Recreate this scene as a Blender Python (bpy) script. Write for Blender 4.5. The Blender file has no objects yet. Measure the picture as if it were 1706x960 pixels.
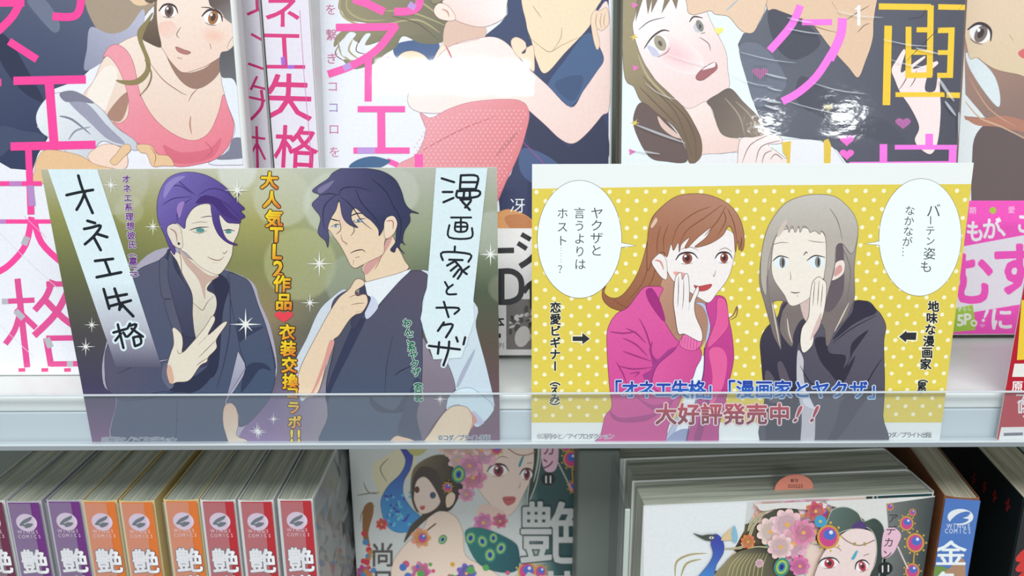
import bpy, math, random
from mathutils import Vector, Matrix
from mathutils.geometry import tessellate_polygon

S = bpy.context.scene
COL = S.collection
R = math.radians
random.seed(7)

# ---------------------------------------------------------------- camera
F_PX = 1327.0
PITCH = R(15.4)
ROLL = R(-0.22)
CAM = Vector((0.0, 0.0, 0.42))
cd = bpy.data.cameras.new('camera')
cam = bpy.data.objects.new('camera', cd)
COL.objects.link(cam)
cd.sensor_width = 36.0
cd.lens = F_PX * 36.0 / 1706.0
cd.clip_start = 0.01
cd.clip_end = 30
CROT = Matrix.Rotation(R(90) - PITCH, 3, 'X') @ Matrix.Rotation(ROLL, 3, 'Z')
cam.matrix_world = Matrix.Translation(CAM) @ CROT.to_4x4()
cd.dof.use_dof = True
cd.dof.focus_distance = 0.272
cd.dof.aperture_fstop = 16.0
S.camera = cam

# ---------------------------------------------------------------- world, lamps, exposure
W = bpy.data.worlds.new('world')
S.world = W
W.use_nodes = True
W.node_tree.nodes['Background'].inputs[0].default_value = (0.93, 0.97, 1.0, 1)
W.node_tree.nodes['Background'].inputs[1].default_value = 0.5

def area(name, loc, target, sx, sy, watts, color=(0.96, 1.0, 1.0)):
    l = bpy.data.lights.new(name, 'AREA')
    l.shape = 'RECTANGLE'; l.size = sx; l.size_y = sy; l.energy = watts; l.color = color
    o = bpy.data.objects.new(name, l); COL.objects.link(o)
    o.location = loc
    d = Vector(target) - Vector(loc)
    o.rotation_euler = d.to_track_quat('-Z', 'Y').to_euler()
    return o

area('ceiling_lamp', (0.0, -1.15, 1.95), (0, 0.27, 0.35), 2.4, 0.5, 38)
area('ceiling_lamp', (-0.33, -3.9, 1.585), (-0.03, 0.3, 0.42), 0.86, 0.17, 26)

area('ceiling_lamp', (1.90, -3.9, 1.50), (0.1, 0.3, 0.42), 0.14, 0.12, 1.6)  # small lamp added for a glint on the wrinkled wrap
area('ceiling_lamp', (1.46, -3.9, 1.47), (0.1, 0.3, 0.42), 0.10, 0.10, 1.0)  # another added lamp, sized for the second glint there

vs = S.view_settings
vs.view_transform = 'Standard'
vs.look = 'None'
vs.exposure = 0.2
vs.gamma = 1.0
vs.use_curve_mapping = False

# ---------------------------------------------------------------- helpers
def lin(c):
    c = max(0.0, min(255.0, c)) / 255.0
    return c / 12.92 if c <= 0.04045 else ((c + 0.055) / 1.055) ** 2.4
KA = 0.86
def ink(c):
    return (lin(c[0]) * KA, lin(c[1]) * KA, lin(c[2]) * KA, 1.0)

def nodes(name):
    m = bpy.data.materials.new(name)
    m.use_nodes = True
    nt = m.node_tree
    return m, nt, nt.nodes['Principled BSDF']

def mat(name, c, rough=0.5, spec=0.5, noise=0.0, nscale=40, bump=0.0, metal=0.0):
    m, nt, b = nodes(name)
    b.inputs['Roughness'].default_value = rough
    b.inputs['Specular IOR Level'].default_value = spec
    b.inputs['Metallic'].default_value = metal
    col = ink(c)
    n = nt.nodes.new('ShaderNodeTexNoise'); n.inputs['Scale'].default_value = nscale; n.inputs['Detail'].default_value = 4
    tc = nt.nodes.new('ShaderNodeTexCoord'); nt.links.new(tc.outputs['Object'], n.inputs['Vector'])
    mx = nt.nodes.new('ShaderNodeMix'); mx.data_type = 'RGBA'
    mx.inputs['A'].default_value = col
    mx.inputs['B'].default_value = tuple(v * (1 - noise) for v in col[:3]) + (1,)
    nt.links.new(n.outputs['Fac'], mx.inputs['Factor'])
    nt.links.new(mx.outputs['Result'], b.inputs['Base Color'])
    if bump:
        bp = nt.nodes.new('ShaderNodeBump'); bp.inputs['Strength'].default_value = bump; bp.inputs['Distance'].default_value = 0.0004
        nt.links.new(n.outputs['Fac'], bp.inputs['Height']); nt.links.new(bp.outputs['Normal'], b.inputs['Normal'])
    return m

def ink_mat(name, rough, spec, coat=0.0, coat_rough=0.05, bump=0.0, stretch=(60, 60, 14), rot=0.6, bdist=0.0006):
    """print: colour from the ink attribute, faint paper grain, optional shrink-wrap film (coat with wrinkles)"""
    m, nt, b = nodes(name)
    a = nt.nodes.new('ShaderNodeAttribute'); a.attribute_name = 'ink'
    tc = nt.nodes.new('ShaderNodeTexCoord')
    g = nt.nodes.new('ShaderNodeTexNoise'); g.inputs['Scale'].default_value = 900; g.inputs['Detail'].default_value = 2
    nt.links.new(tc.outputs['Object'], g.inputs['Vector'])
    mr = nt.nodes.new('ShaderNodeMapRange')
    mr.inputs['To Min'].default_value = 0.93; mr.inputs['To Max'].default_value = 1.07
    nt.links.new(g.outputs['Fac'], mr.inputs['Value'])
    mul = nt.nodes.new('ShaderNodeVectorMath'); mul.operation = 'SCALE'
    nt.links.new(a.outputs['Color'], mul.inputs[0]); nt.links.new(mr.outputs['Result'], mul.inputs['Scale'])
    nt.links.new(mul.outputs['Vector'], b.inputs['Base Color'])
    b.inputs['Roughness'].default_value = rough
    b.inputs['Specular IOR Level'].default_value = spec
    if coat:
        b.inputs['Coat Weight'].default_value = coat
        b.inputs['Coat Roughness'].default_value = coat_rough
        mp = nt.nodes.new('ShaderNodeMapping')
        mp.inputs['Rotation'].default_value = (0, rot, 0)
        mp.inputs['Scale'].default_value = stretch
        nt.links.new(tc.outputs['Object'], mp.inputs['Vector'])
        n = nt.nodes.new('ShaderNodeTexNoise'); n.inputs['Scale'].default_value = 1.0; n.inputs['Detail'].default_value = 3
        nt.links.new(mp.outputs['Vector'], n.inputs['Vector'])
        bp = nt.nodes.new('ShaderNodeBump'); bp.inputs['Strength'].default_value = bump; bp.inputs['Distance'].default_value = bdist
        nt.links.new(n.outputs['Fac'], bp.inputs['Height']); nt.links.new(bp.outputs['Normal'], b.inputs['Coat Normal'])
    return m

INK_CARD = ink_mat('printed_card_ink', 0.55, 0.3)
INK_FILM = ink_mat('printed_cover_ink_under_film', 0.4, 0.3, 1.0, 0.03, 0.12, (45, 45, 20), 0.7)
INK_WRINKLE = ink_mat('printed_cover_ink_under_wrinkled_film', 0.4, 0.3, 1.0, 0.05, 1.0, (110, 110, 190), -0.28, 0.00006)
INK_DULL = ink_mat('printed_cover_ink', 0.45, 0.4, 0.6, 0.15, 0.4, (60, 60, 30), 0.5)

def clear_mat(name, tint, gloss, haze=0.0):
    """thin clear plastic: passes light, tinted a little, reflects at its surface"""
    m = bpy.data.materials.new(name); m.use_nodes = True
    nt = m.node_tree; nt.nodes.remove(nt.nodes['Principled BSDF'])
    out = nt.nodes['Material Output']
    tr = nt.nodes.new('ShaderNodeBsdfTransparent'); tr.inputs[0].default_value = tint
    gl = nt.nodes.new('ShaderNodeBsdfGlossy'); gl.inputs['Roughness'].default_value = 0.06
    df = nt.nodes.new('ShaderNodeBsdfDiffuse'); df.inputs[0].default_value = (0.8, 0.85, 0.9, 1)
    m0 = nt.nodes.new('ShaderNodeMixShader'); m0.inputs[0].default_value = haze
    nt.links.new(tr.outputs[0], m0.inputs[1]); nt.links.new(df.outputs[0], m0.inputs[2])
    fr = nt.nodes.new('ShaderNodeFresnel')
    ge = nt.nodes.new('ShaderNodeNewGeometry'); io = nt.nodes.new('ShaderNodeMapRange')     # same weak reflection at both faces of the sheet
    io.inputs['To Min'].default_value = gloss; io.inputs['To Max'].default_value = 1/gloss
    nt.links.new(ge.outputs['Backfacing'], io.inputs['Value']); nt.links.new(io.outputs['Result'], fr.inputs[0])
    m1 = nt.nodes.new('ShaderNodeMixShader')
    nt.links.new(fr.outputs[0], m1.inputs[0]); nt.links.new(m0.outputs[0], m1.inputs[1]); nt.links.new(gl.outputs[0], m1.inputs[2])
    nt.links.new(m1.outputs[0], out.inputs[0])
    return m

def page_mat(name, axis, base=(205, 207, 190), dark=(132, 138, 126)):
    """edges of printed pages: fine lines running across the thickness"""
    m, nt, b = nodes(name)
    tc = nt.nodes.new('ShaderNodeTexCoord')
    mp = nt.nodes.new('ShaderNodeMapping')
    mp.inputs['Scale'].default_value = (2600, 26, 26) if axis == 'x' else (26, 2600, 26)
    nt.links.new(tc.outputs['Object'], mp.inputs['Vector'])
    n = nt.nodes.new('ShaderNodeTexNoise'); n.inputs['Scale'].default_value = 1; n.inputs['Detail'].default_value = 2
    nt.links.new(mp.outputs['Vector'], n.inputs['Vector'])
    mp2 = nt.nodes.new('ShaderNodeMapping')
    mp2.inputs['Scale'].default_value = (420, 18, 18) if axis == 'x' else (18, 420, 18)
    nt.links.new(tc.outputs['Object'], mp2.inputs['Vector'])
    n2 = nt.nodes.new('ShaderNodeTexNoise'); n2.inputs['Scale'].default_value = 1; n2.inputs['Detail'].default_value = 3
    nt.links.new(mp2.outputs['Vector'], n2.inputs['Vector'])
    ad = nt.nodes.new('ShaderNodeMath'); ad.operation = 'ADD'
    nt.links.new(n.outputs['Fac'], ad.inputs[0]); nt.links.new(n2.outputs['Fac'], ad.inputs[1])
    cr = nt.nodes.new('ShaderNodeMapRange')
    cr.inputs['From Min'].default_value = 0.66; cr.inputs['From Max'].default_value = 1.2
    nt.links.new(ad.outputs[0], cr.inputs['Value'])
    mx = nt.nodes.new('ShaderNodeMix'); mx.data_type = 'RGBA'
    mx.inputs['A'].default_value = ink(dark); mx.inputs['B'].default_value = ink(base)
    nt.links.new(cr.outputs['Result'], mx.inputs['Factor'])
    nt.links.new(mx.outputs['Result'], b.inputs['Base Color'])
    b.inputs['Roughness'].default_value = 0.8
    bp = nt.nodes.new('ShaderNodeBump'); bp.inputs['Strength'].default_value = 0.5; bp.inputs['Distance'].default_value = 0.0003
    nt.links.new(ad.outputs[0], bp.inputs['Height']); nt.links.new(bp.outputs['Normal'], b.inputs['Normal'])
    return m

def mesh_obj(name, verts, faces, m, parent=None, cols=None, smooth=False):
    me = bpy.data.meshes.new(name)
    me.from_pydata(verts, [], faces)
    me.materials.append(m)
    if cols is not None:
        at = me.color_attributes.new('ink', 'FLOAT_COLOR', 'POINT')
        flat = [x for c in cols for x in c]
        at.data.foreach_set('color', flat)
    if smooth:
        me.polygons.foreach_set('use_smooth', [True] * len(me.polygons))
    me.update()
    o = bpy.data.objects.new(name, me); COL.objects.link(o)
    if parent: o.parent = parent
    return o

class MB:
    def __init__(s): s.v = []; s.f = []
    def box(s, x0, x1, y0, y1, z0, z1, b=0.0):
        """box with all edges chamfered by b"""
        k = len(s.v)
        if not b:
            for x in (x0, x1):
                for y in (y0, y1):
                    for z in (z0, z1): s.v.append((x, y, z))
            s.f += [tuple(k + i for i in q) for q in ((0,1,3,2),(4,6,7,5),(0,4,5,1),(2,3,7,6),(0,2,6,4),(1,5,7,3))]
            return s
        ids = {}
        for ix, x in enumerate((x0, x1)):
            for iy, y in enumerate((y0, y1)):
                for iz, z in enumerate((z0, z1)):
                    dx = b if ix == 0 else -b; dy = b if iy == 0 else -b; dz = b if iz == 0 else -b
                    for a, p in enumerate(((x, y + dy, z + dz), (x + dx, y, z + dz), (x + dx, y + dy, z))):
                        ids[ix, iy, iz, a] = len(s.v); s.v.append(p)
        g = ids
        for i in (0, 1):
            s.f.append((g[i,0,0,0], g[i,1,0,0], g[i,1,1,0], g[i,0,1,0]))
            s.f.append((g[0,i,0,1], g[1,i,0,1], g[1,i,1,1], g[0,i,1,1]))
            s.f.append((g[0,0,i,2], g[1,0,i,2], g[1,1,i,2], g[0,1,i,2]))
            for j in (0, 1):
                s.f.append((g[i,j,0,0], g[i,j,1,0], g[i,j,1,1], g[i,j,0,1]))
                s.f.append((g[i,0,j,0], g[i,1,j,0], g[i,1,j,2], g[i,0,j,2]))
                s.f.append((g[0,i,j,1], g[1,i,j,1], g[1,i,j,2], g[0,i,j,2]))
                for l in (0, 1):
                    s.f.append((g[i,j,l,0], g[i,j,l,1], g[i,j,l,2]))
        return s
    def build(s, name, m, parent=None, smooth=False):
        o = mesh_obj(name, s.v, s.f, m, parent, smooth=smooth)
        import bmesh
        bm = bmesh.new(); bm.from_mesh(o.data)
        bmesh.ops.recalc_face_normals(bm, faces=bm.faces); bm.to_mesh(o.data); bm.free()
        return o

def thing(name, loc, label, cat, group=None, yaw=0.0, lean=0.0):
    o = bpy.data.objects.new(name, None); COL.objects.link(o)
    o.empty_display_size = 0.01
    o.matrix_world = Matrix.Translation(Vector(loc)) @ Matrix.Rotation(yaw, 4, 'Z') @ Matrix.Rotation(-lean, 4, 'X')
    o['label'] = label; o['category'] = cat
    if group: o['group'] = group
    return o

# -------- picture geometry: the line of sight through a pixel of the photograph
def ray(px, py):
    d = CROT @ Vector(((px - 853.0) / F_PX, -(py - 480.0) / F_PX, -1.0))
    return d
def on_y(px, py, y):
    d = ray(px, py); return CAM + d * ((y - CAM.y) / d.y)
def on_z(px, py, z):
    d = ray(px, py); return CAM + d * ((z - CAM.z) / d.z)
def front_map(root, y0=0.0):
    """pixel -> (x, z) on the flat face y=y0 of a placed thing"""
    inv = root.matrix_world.inverted()
    c = inv @ CAM; r3 = inv.to_3x3()
    def f(px, py):
        d = r3 @ ray(px, py); t = (y0 - c.y) / d.y
        return (c.x + d.x * t, c.z + d.z * t)
    return f

# -------- glyphs from the built-in font
GL = {}
def glyph(ch, off):
    """outline of one character; heavier weights are the plain one laid down again around itself"""
    k = (ch, off)
    if k not in GL and off > 0.004:
        V, Fc = glyph(ch, 0.0); nn = 8 if off > 0.03 else 6
        VV = []; FF = []
        for i in range(nn):
            t = 2*math.pi*(i+.5)/nn; k0 = len(VV)
            VV += [(x+off*math.cos(t), y+off*math.sin(t)) for x, y in V]; FF += [tuple(k0+j for j in f) for f in Fc]
        if off > 0.06:
            for i in range(4):
                t = 2*math.pi*(i+.5)/4; k0 = len(VV)
                VV += [(x+off*.5*math.cos(t), y+off*.5*math.sin(t)) for x, y in V]; FF += [tuple(k0+j for j in f) for f in Fc]
        GL[k] = (VV, FF)
    if k not in GL:
        off = 0.0
        c = bpy.data.curves.new('g', 'FONT'); c.body = ch; c.size = 1; c.resolution_u = 2
        o = bpy.data.objects.new('g', c); COL.objects.link(o)
        bpy.context.view_layer.update()
        me = bpy.data.meshes.new_from_object(o.evaluated_get(bpy.context.evaluated_depsgraph_get()))
        v = [(p.co.x, p.co.y) for p in me.vertices]; f = [tuple(p.vertices) for p in me.polygons]
        bpy.data.meshes.remove(me); bpy.data.objects.remove(o); bpy.data.curves.remove(c)
        if ord(ch) < 0x2000 and v:
            cx = (min(p[0] for p in v) + max(p[0] for p in v)) / 2
            cy = 0.36
        else: cx, cy = 0.5, 0.38
        GL[k] = ([(x - cx, y - cy) for x, y in v], f)
    return GL[k]

def smooth_pts(pts, closed=True, n=5):
    out = []; L = len(pts)
    if L < 3: return [tuple(p) for p in pts]
    rng = range(L) if closed else range(L - 1)
    for i in rng:
        if closed: p0, p1, p2, p3 = pts[i-1], pts[i], pts[(i+1) % L], pts[(i+2) % L]
        else: p0, p1, p2, p3 = pts[max(i-1, 0)], pts[i], pts[i+1], pts[min(i+2, L-1)]
        for k in range(n):
            t = k / n; t2 = t*t; t3 = t2*t
            out.append(tuple(0.5*((2*p1[a]) + (-p0[a]+p2[a])*t + (2*p0[a]-5*p1[a]+4*p2[a]-p3[a])*t2 + (-p0[a]+3*p1[a]-3*p2[a]+p3[a])*t3) for a in (0, 1)))
    if not closed: out.append(tuple(pts[-1]))
    return out

STEP = 0.000009
class Art:
    """flat print on one face of a thing; every call lays the next film of ink over the last"""
    def __init__(s, root, fmap, clip, material, base=0.00004, y0=0.0):
        s.root = root; s.map = fmap; s.clip = clip; s.m = material; s.k = 0; s.base = base; s.y0 = y0
        s.T = (0, 0, 1); s.dead = True; s.reg = []; s.mk = -1
        s.new(None)
    def new(s, name, label=None):
        s.flush(); s.name = name; s.label = label; s.v = []; s.f = []; s.c = []
        return s
    def again(s):
        if s.f: s.new(s.name, s.label)
    def flush(s):
        if not s.dead and s.name and s.f:
            o = mesh_obj(s.name, s.v, s.f, s.m, s.root, s.c)
            if s.label: o['label'] = s.label
            s.last = o
        s.dead = False
    def tr(s, p): return (s.T[0] + p[0] * s.T[2], s.T[1] + p[1] * s.T[2])
    def col(s, c, p):
        if callable(c): return c(p[0], p[1])
        return c
    def level(s, pts):
        """each film of ink lies on whatever is already printed beneath it"""
        q = [s.map(*s.tr(p)) for p in pts]
        e = 0.00003
        bx = (min(a for a, b in q)-e, max(a for a, b in q)+e, min(b for a, b in q)-e, max(b for a, b in q)+e)
        return q, bx, 1 + max([r[4] for r in s.reg if r[5] != s.k and r[0] < bx[1] and r[1] > bx[0] and r[2] < bx[3] and r[3] > bx[2]], default=0)
    def add(s, c, pts, tris, lv=None, per=0):
        """pts in crop units"""
        q, bx, l2 = s.level(pts)
        if lv is None: lv = l2
        s.reg.append(bx + (lv, s.k)); s.top = max(getattr(s, 'top', 0), lv)
        if s.mk != s.k: s.mk = s.k; s.mc = 0
        s.mc = (s.mc + 1) % 7
        per = per or 10**9
        yy = [s.y0 - s.base - lv * STEP - s.mc * 2.5e-7 - (i // per) * 5.0e-7 for i in range(len(pts))]
        x0, x1, z0, z1 = s.clip
        cc = [ink(s.col(c, p)) for p in pts]
        if all(x0 <= a <= x1 and z0 <= b <= z1 for a, b in q):
            k = len(s.v); s.v += [(a, yy[i], b) for i, (a, b) in enumerate(q)]; s.c += cc
            s.f += [tuple(k + i for i in t) for t in tris]
            return
        for t in tris:
            poly = [(q[i][0], q[i][1], cc[i]) for i in t]; y = yy[t[0]]
            for ax, lim, sg in ((0, x0, 1), (0, x1, -1), (1, z0, 1), (1, z1, -1)):
                out = []
                for i in range(len(poly)):
                    a, b = poly[i-1], poly[i]
                    da, db = (a[ax]-lim)*sg, (b[ax]-lim)*sg
                    if (da >= 0) != (db >= 0):
                        u = da / (da - db)
                        out.append((a[0]+(b[0]-a[0])*u, a[1]+(b[1]-a[1])*u, tuple(a[2][j]+(b[2][j]-a[2][j])*u for j in range(4))))
                    if db >= 0: out.append(b)
                poly = out
                if not poly: break
            if len(poly) > 2:
                k = len(s.v); s.v += [(p[0], y, p[1]) for p in poly]; s.c += [p[2] for p in poly]
                s.f.append(tuple(range(k, k + len(poly))))
    def p(s, c, pts, sm=True, line=None, w=2.2):
        s.k += 1
        P = smooth_pts(pts) if sm else [tuple(q) for q in pts]
        tr = tessellate_polygon([[Vector((a, b, 0)) for a, b in P]])
        s.add(c, P, [tuple(t) for t in tr])
        if line: s.s(line, P + [P[0]], w, sm=False)
        return s
    def s(s, c, pts, w, sm=True, taper=False, cap=False):
        s.k += 1
        P = smooth_pts(pts, False, 4) if sm and len(pts) > 2 else [tuple(q) for q in pts]
        n = len(P); L = []; 
        for i in range(n):
            a = P[max(i-1, 0)]; b = P[min(i+1, n-1)]
            dx, dy = b[0]-a[0], b[1]-a[1]; d = math.hypot(dx, dy) or 1
            h = w / 2
            if taper: h *= max(0.12, math.sin(math.pi * (0.12 + 0.8 * i / (n-1)))) 
            L.append((P[i][0]-dy/d*h, P[i][1]+dx/d*h)); L.append((P[i][0]+dy/d*h, P[i][1]-dx/d*h))
        tris = [(2*i, 2*i+1, 2*i+3, 2*i+2) for i in range(n-1)]
        s.add(c, L, tris)
        if cap:
            for e in (P[0], P[-1]): s.disc(c, e, w/2, n=10, lay=False)
        return s
    def disc(s, c, o, r, ry=None, rot=0.0, n=24, lay=True):
        if lay: s.k += 1
        ry = ry or r
        P = []
        for i in range(n):
            t = 2*math.pi*i/n; x, y = r*math.cos(t), ry*math.sin(t)
            P.append((o[0]+x*math.cos(rot)-y*math.sin(rot), o[1]+x*math.sin(rot)+y*math.cos(rot)))
        s.add(c, P, [tuple(range(n))])
        return s
    def grid(s, c, x0, x1, y0, y1, nx, ny):
        s.k += 1
        P = [(x0+(x1-x0)*i/nx, y0+(y1-y0)*j/ny) for j in range(ny+1) for i in range(nx+1)]
        w = nx+1
        s.add(c, P, [(j*w+i, j*w+i+1, (j+1)*w+i+1, (j+1)*w+i) for j in range(ny) for i in range(nx)])
        return s
    def t(s, c, text, a, b, size, off=0.0, out=None, oo=0.05, vert=True, rot=0.0, sx=1.0, sy=1.0, skew=0.0, c2=None):
        """characters evenly from centre a to centre b"""
        n = len(text)
        for layer in ([('o', out, off+oo)] if out else []) + [('i', c, off)]:
            s.k += 1; todo = []
            for i, ch in enumerate(text):
                if ch == ' ' or ch == '　': continue
                u = i/(n-1) if n > 1 else 0.5
                cx = a[0]+(b[0]-a[0])*u; cy = a[1]+(b[1]-a[1])*u
                V, Fc = glyph(ch, layer[2])
                q = vert and ch in 'ー（）…〜'
                cr, sr = math.cos(rot), math.sin(rot)
                P = []
                for x, y in V:
                    x, y = x, -y
                    if q: x, y = -y, x
                    x = x*sx*size - y*skew*size; y = y*sy*size
                    P.append((cx+x*cr-y*sr, cy+x*sr+y*cr))
                cc = layer[1]
                if c2 and layer[0] == 'i': cc = grad(c, c2, (cx-size*.1, cy-size*.25), (cx+size*.4, cy+size*.5))
                todo.append((cc, P, Fc, len(glyph(ch, 0.0)[0])))
            lv = max([s.level(P)[2] for _, P, _, _ in todo], default=1)
            for cc, P, Fc, per in todo: s.add(cc, P, Fc, lv, per)
        return s
    def soft(s, c, skin, o, rx, ry, rot=0.0):
        """airbrushed spot fading into the tone around it"""
        s.k += 1
        P = [o]; n = 20; K = (0.35, 0.7, 1.0)
        for q in K:
            for i in range(n):
                t = 2*math.pi*i/n; x, y = rx*q*math.cos(t), ry*q*math.sin(t)
                P.append((o[0]+x*math.cos(rot)-y*math.sin(rot), o[1]+x*math.sin(rot)+y*math.cos(rot)))
        def f(x, y):
            dx, dy = x-o[0], y-o[1]
            u = (dx*math.cos(rot)+dy*math.sin(rot))/rx; v = (-dx*math.sin(rot)+dy*math.cos(rot))/ry
            return mixc(c, skin(x, y) if callable(skin) else skin, math.hypot(u, v)**1.2)
        F = [(0, 1+i, 1+(i+1) % n) for i in range(n)]
        for r in range(2):
            for i in range(n):
                a = 1+r*n; F.append((a+i, a+n+i, a+n+(i+1) % n, a+(i+1) % n))
        s.add(f, P, F)
        return s
    def star(s, o, r, c=(245, 245, 240), n=4, w=None):
        s.again(); s.k += 1
        for i in range(n):
            t = math.pi*i/n; rr = r if i % 2 == 0 else r*0.62
            ww = (w or r*0.07)
            dx, dy = math.cos(t), math.sin(t)
            P = [(o[0]+dx*rr, o[1]+dy*rr), (o[0]-dy*ww, o[1]+dx*ww), (o[0]-dx*rr, o[1]-dy*rr), (o[0]+dy*ww, o[1]-dx*ww)]
            s.add(c, P, [(0, 1, 2, 3)])
        return s
    def heart(s, c, o, w, h):
        P = []
        for i in range(28):
            t = 2*math.pi*i/28
            P.append((o[0]+w/2*math.sin(t)**3, o[1]-h/2*(13*math.cos(t)-5*math.cos(2*t)-2*math.cos(3*t)-math.cos(4*t))/15))
        return s.p(c, P, sm=False)

def mixc(a, b, t):
    t = max(0.0, min(1.0, t)); return tuple(a[i]+(b[i]-a[i])*t for i in range(3))
def grad(c1, c2, p1, p2):
    dx, dy = p2[0]-p1[0], p2[1]-p1[1]; L = dx*dx+dy*dy
    return lambda x, y: mixc(c1, c2, ((x-p1[0])*dx+(y-p1[1])*dy)/L)
def ramp(stops, t):
    if t <= stops[0][0]: return stops[0][1]
    for (a, ca), (b, cb) in zip(stops, stops[1:]):
        if t <= b: return mixc(ca, cb, (t-a)/(b-a))
    return stops[-1][1]
# ---------------------------------------------------------------- materials of the place
M_PAINT = mat('white_painted_steel', (236, 240, 236), 0.35, 0.5, 0.03, 30)
M_LIP = mat('pale_blue_grey_steel', (208, 218, 224), 0.4, 0.5, 0.04, 20)
M_SHADE_PANEL = mat('shade_tinted_panel', (116, 124, 118), 0.6, 0.3, 0.15, 15)  # white panels, the shade on them put into the colour
M_CARDEDGE = mat('card_paper', (240, 244, 242), 0.6, 0.2, 0.02, 300)
M_COVER_W = mat('white_cover_board', (236, 238, 236), 0.35, 0.5, 0.02, 100)
M_COVER_CREAM = mat('cream_cover_board', (238, 218, 160), 0.35, 0.5, 0.1, 40)
M_COVER_LILAC = mat('grey_lilac_cover_board', (206, 204, 212), 0.35, 0.5, 0.1, 40)
M_COVER_DARK = mat('black_teal_cover', (24, 42, 48), 0.4, 0.4, 0.2, 60)
M_COVER_ORANGE = mat('orange_green_cover', (176, 112, 70), 0.4, 0.4, 0.6, 90)
M_COVER_BROWN = mat('brown_cover', (128, 110, 100), 0.35, 0.5, 0.2, 60)
M_PAGE_X = page_mat('page_edges_across', 'x')
M_PAGE_Y = page_mat('page_edges_deep', 'y')
M_PAGE_BEIGE = page_mat('beige_page_edges', 'x', (214, 206, 184), (150, 142, 122))
M_FLOOR = mat('grey_floor_vinyl', (170, 170, 166), 0.5, 0.4, 0.1, 8)
M_SLIP = mat('coral_paper', (240, 150, 130), 0.6, 0.2, 0.03, 200)
M_ACRYLIC = clear_mat('clear_acrylic', (0.972, 0.982, 0.99, 1), 1.35, 0.05)
M_ACRYLIC_EDGE = mat('bright_acrylic_edge', (214, 222, 226), 0.2, 0.8)
M_WRAP = clear_mat('shrink_wrap', (0.96, 0.96, 0.97, 1), 1.45, 0.13)
M_CRINKLE = clear_mat('crinkled_film', (0.97, 0.98, 0.98, 1), 1.5, 0.16)

ZU = CAM.z - 0.111      # upper shelf surface
ZL = CAM.z - 0.337      # lower shelf surface
YR = 0.2570             # front of the clear rail

# ---------------------------------------------------------------- the shelf unit
def structure(name, mb, m):
    o = mb.build(name, m); o['kind'] = 'structure'; return o
structure('floor', MB().box(-2.4, 2.4, -4.6, 0.9, -0.62, -0.60), M_FLOOR)
structure('wall_back', MB().box(-0.75, 0.75, 0.445, 0.455, -0.60, 0.75), M_SHADE_PANEL)

sh = thing('shelf', (0, 0.26, ZU), 'upper white metal shelf behind the clear rail, carrying the large comics', 'shelf')
MB().box(-0.6, 0.6, 0.0012, 0.184, -0.006, 0, 0.0006).build('board', M_PAINT, sh)
MB().box(-0.6, 0.6, 0.0012, 0.0032, -0.0212, -0.0062, 0.0004).build('front_lip', M_LIP, sh)
lo = thing('shelf', (0, 0.262, ZL), 'lower shelf at the bottom edge of the picture, carrying the small comics', 'shelf')
MB().box(-0.6, 0.6, 0.0, 0.182, -0.006, 0, 0.0006).build('board', M_PAINT, lo)
MB().box(-0.6, 0.6, -0.001, 0.001, -0.03, -0.0005, 0.0004).build('front_lip', M_LIP, lo)
for sx in (-1, 1):
    q = thing('shelf_upright', (sx*0.61, 0.35, -0.60), 'white upright post at the %s end of the shelves' % ('left' if sx < 0 else 'right'), 'post')
    MB().box(-0.01, 0.01, -0.09, 0.09, 0, 1.3, 0.001).build('post', M_PAINT, q)

zr0 = on_y(853, 741, YR).z; zr1 = on_y(853, 655.5, YR).z
rail = thing('price_rail', (0, YR, zr0), 'long clear acrylic rail holding the picture cards along the upper shelf edge', 'price rail')
HR = zr1 - zr0
MB().box(-0.6, 0.6, 0, 0.0008, 0.0012, HR-0.0005).build('clear_panel', M_ACRYLIC, rail)
MB().box(-0.6, 0.6, -0.0001, 0.0009, HR-0.0005, HR, 0.0001).build('top_edge', M_ACRYLIC_EDGE, rail)
MB().box(-0.6, 0.6, -0.0001, 0.0030, 0, 0.0006, 0.0001).build('bottom_ledge', M_ACRYLIC_EDGE, rail)

dv = thing('shelf_divider', (on_y(1046, 850, 0.268).x, 0.268, ZL), 'clear upright divider on the lower shelf left of the peacock comic stack', 'divider')
MB().box(-0.0008, 0.0008, 0.0008, 0.17, 0.0, 0.176).build('clear_panel', M_ACRYLIC, dv)
MB().box(-0.0010, 0.0010, 0.0, 0.0012, 0.0, 0.176, 0.0002).build('front_edge', mat('divider_edge', (190, 200, 192), 0.3, 0.6), dv)
MB().box(-0.0008, 0.02, 0.0, 0.17, 0.0, 0.0010).build('foot', M_ACRYLIC, dv)
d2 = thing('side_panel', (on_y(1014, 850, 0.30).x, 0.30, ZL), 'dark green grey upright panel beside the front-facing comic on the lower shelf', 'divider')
MB()  .box(-0.012, 0.006, 0.012, 0.10, 0.0, 0.178, 0.0006).build('panel', M_SHADE_PANEL, d2)

# ---------------------------------------------------------------- books
def shell(path, th, z0, z1):
    """a bent board: the plan line path thickened by th, from z0 to z1"""
    n = len(path); inn = []
    for i in range(n):
        a = path[max(i-1, 0)]; b = path[min(i+1, n-1)]
        dx, dy = b[0]-a[0], b[1]-a[1]; d = math.hypot(dx, dy)
        inn.append((path[i][0]-dy/d*th, path[i][1]+dx/d*th))
    m = MB()
    for z in (z0, z1):
        for p in path + inn: m.v.append((p[0], p[1], z))
    N = 2*n
    for i in range(n-1):
        m.f.append((i, i+1, N+i+1, N+i)); m.f.append((n+i+1, n+i, N+n+i, N+n+i+1))
        m.f.append((i, i+1, n+i+1, n+i)); m.f.append((N+i, N+i+1, N+n+i+1, N+n+i))
    for i in (0, n-1): m.f.append((i, n+i, N+n+i, N+i))
    return m

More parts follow.
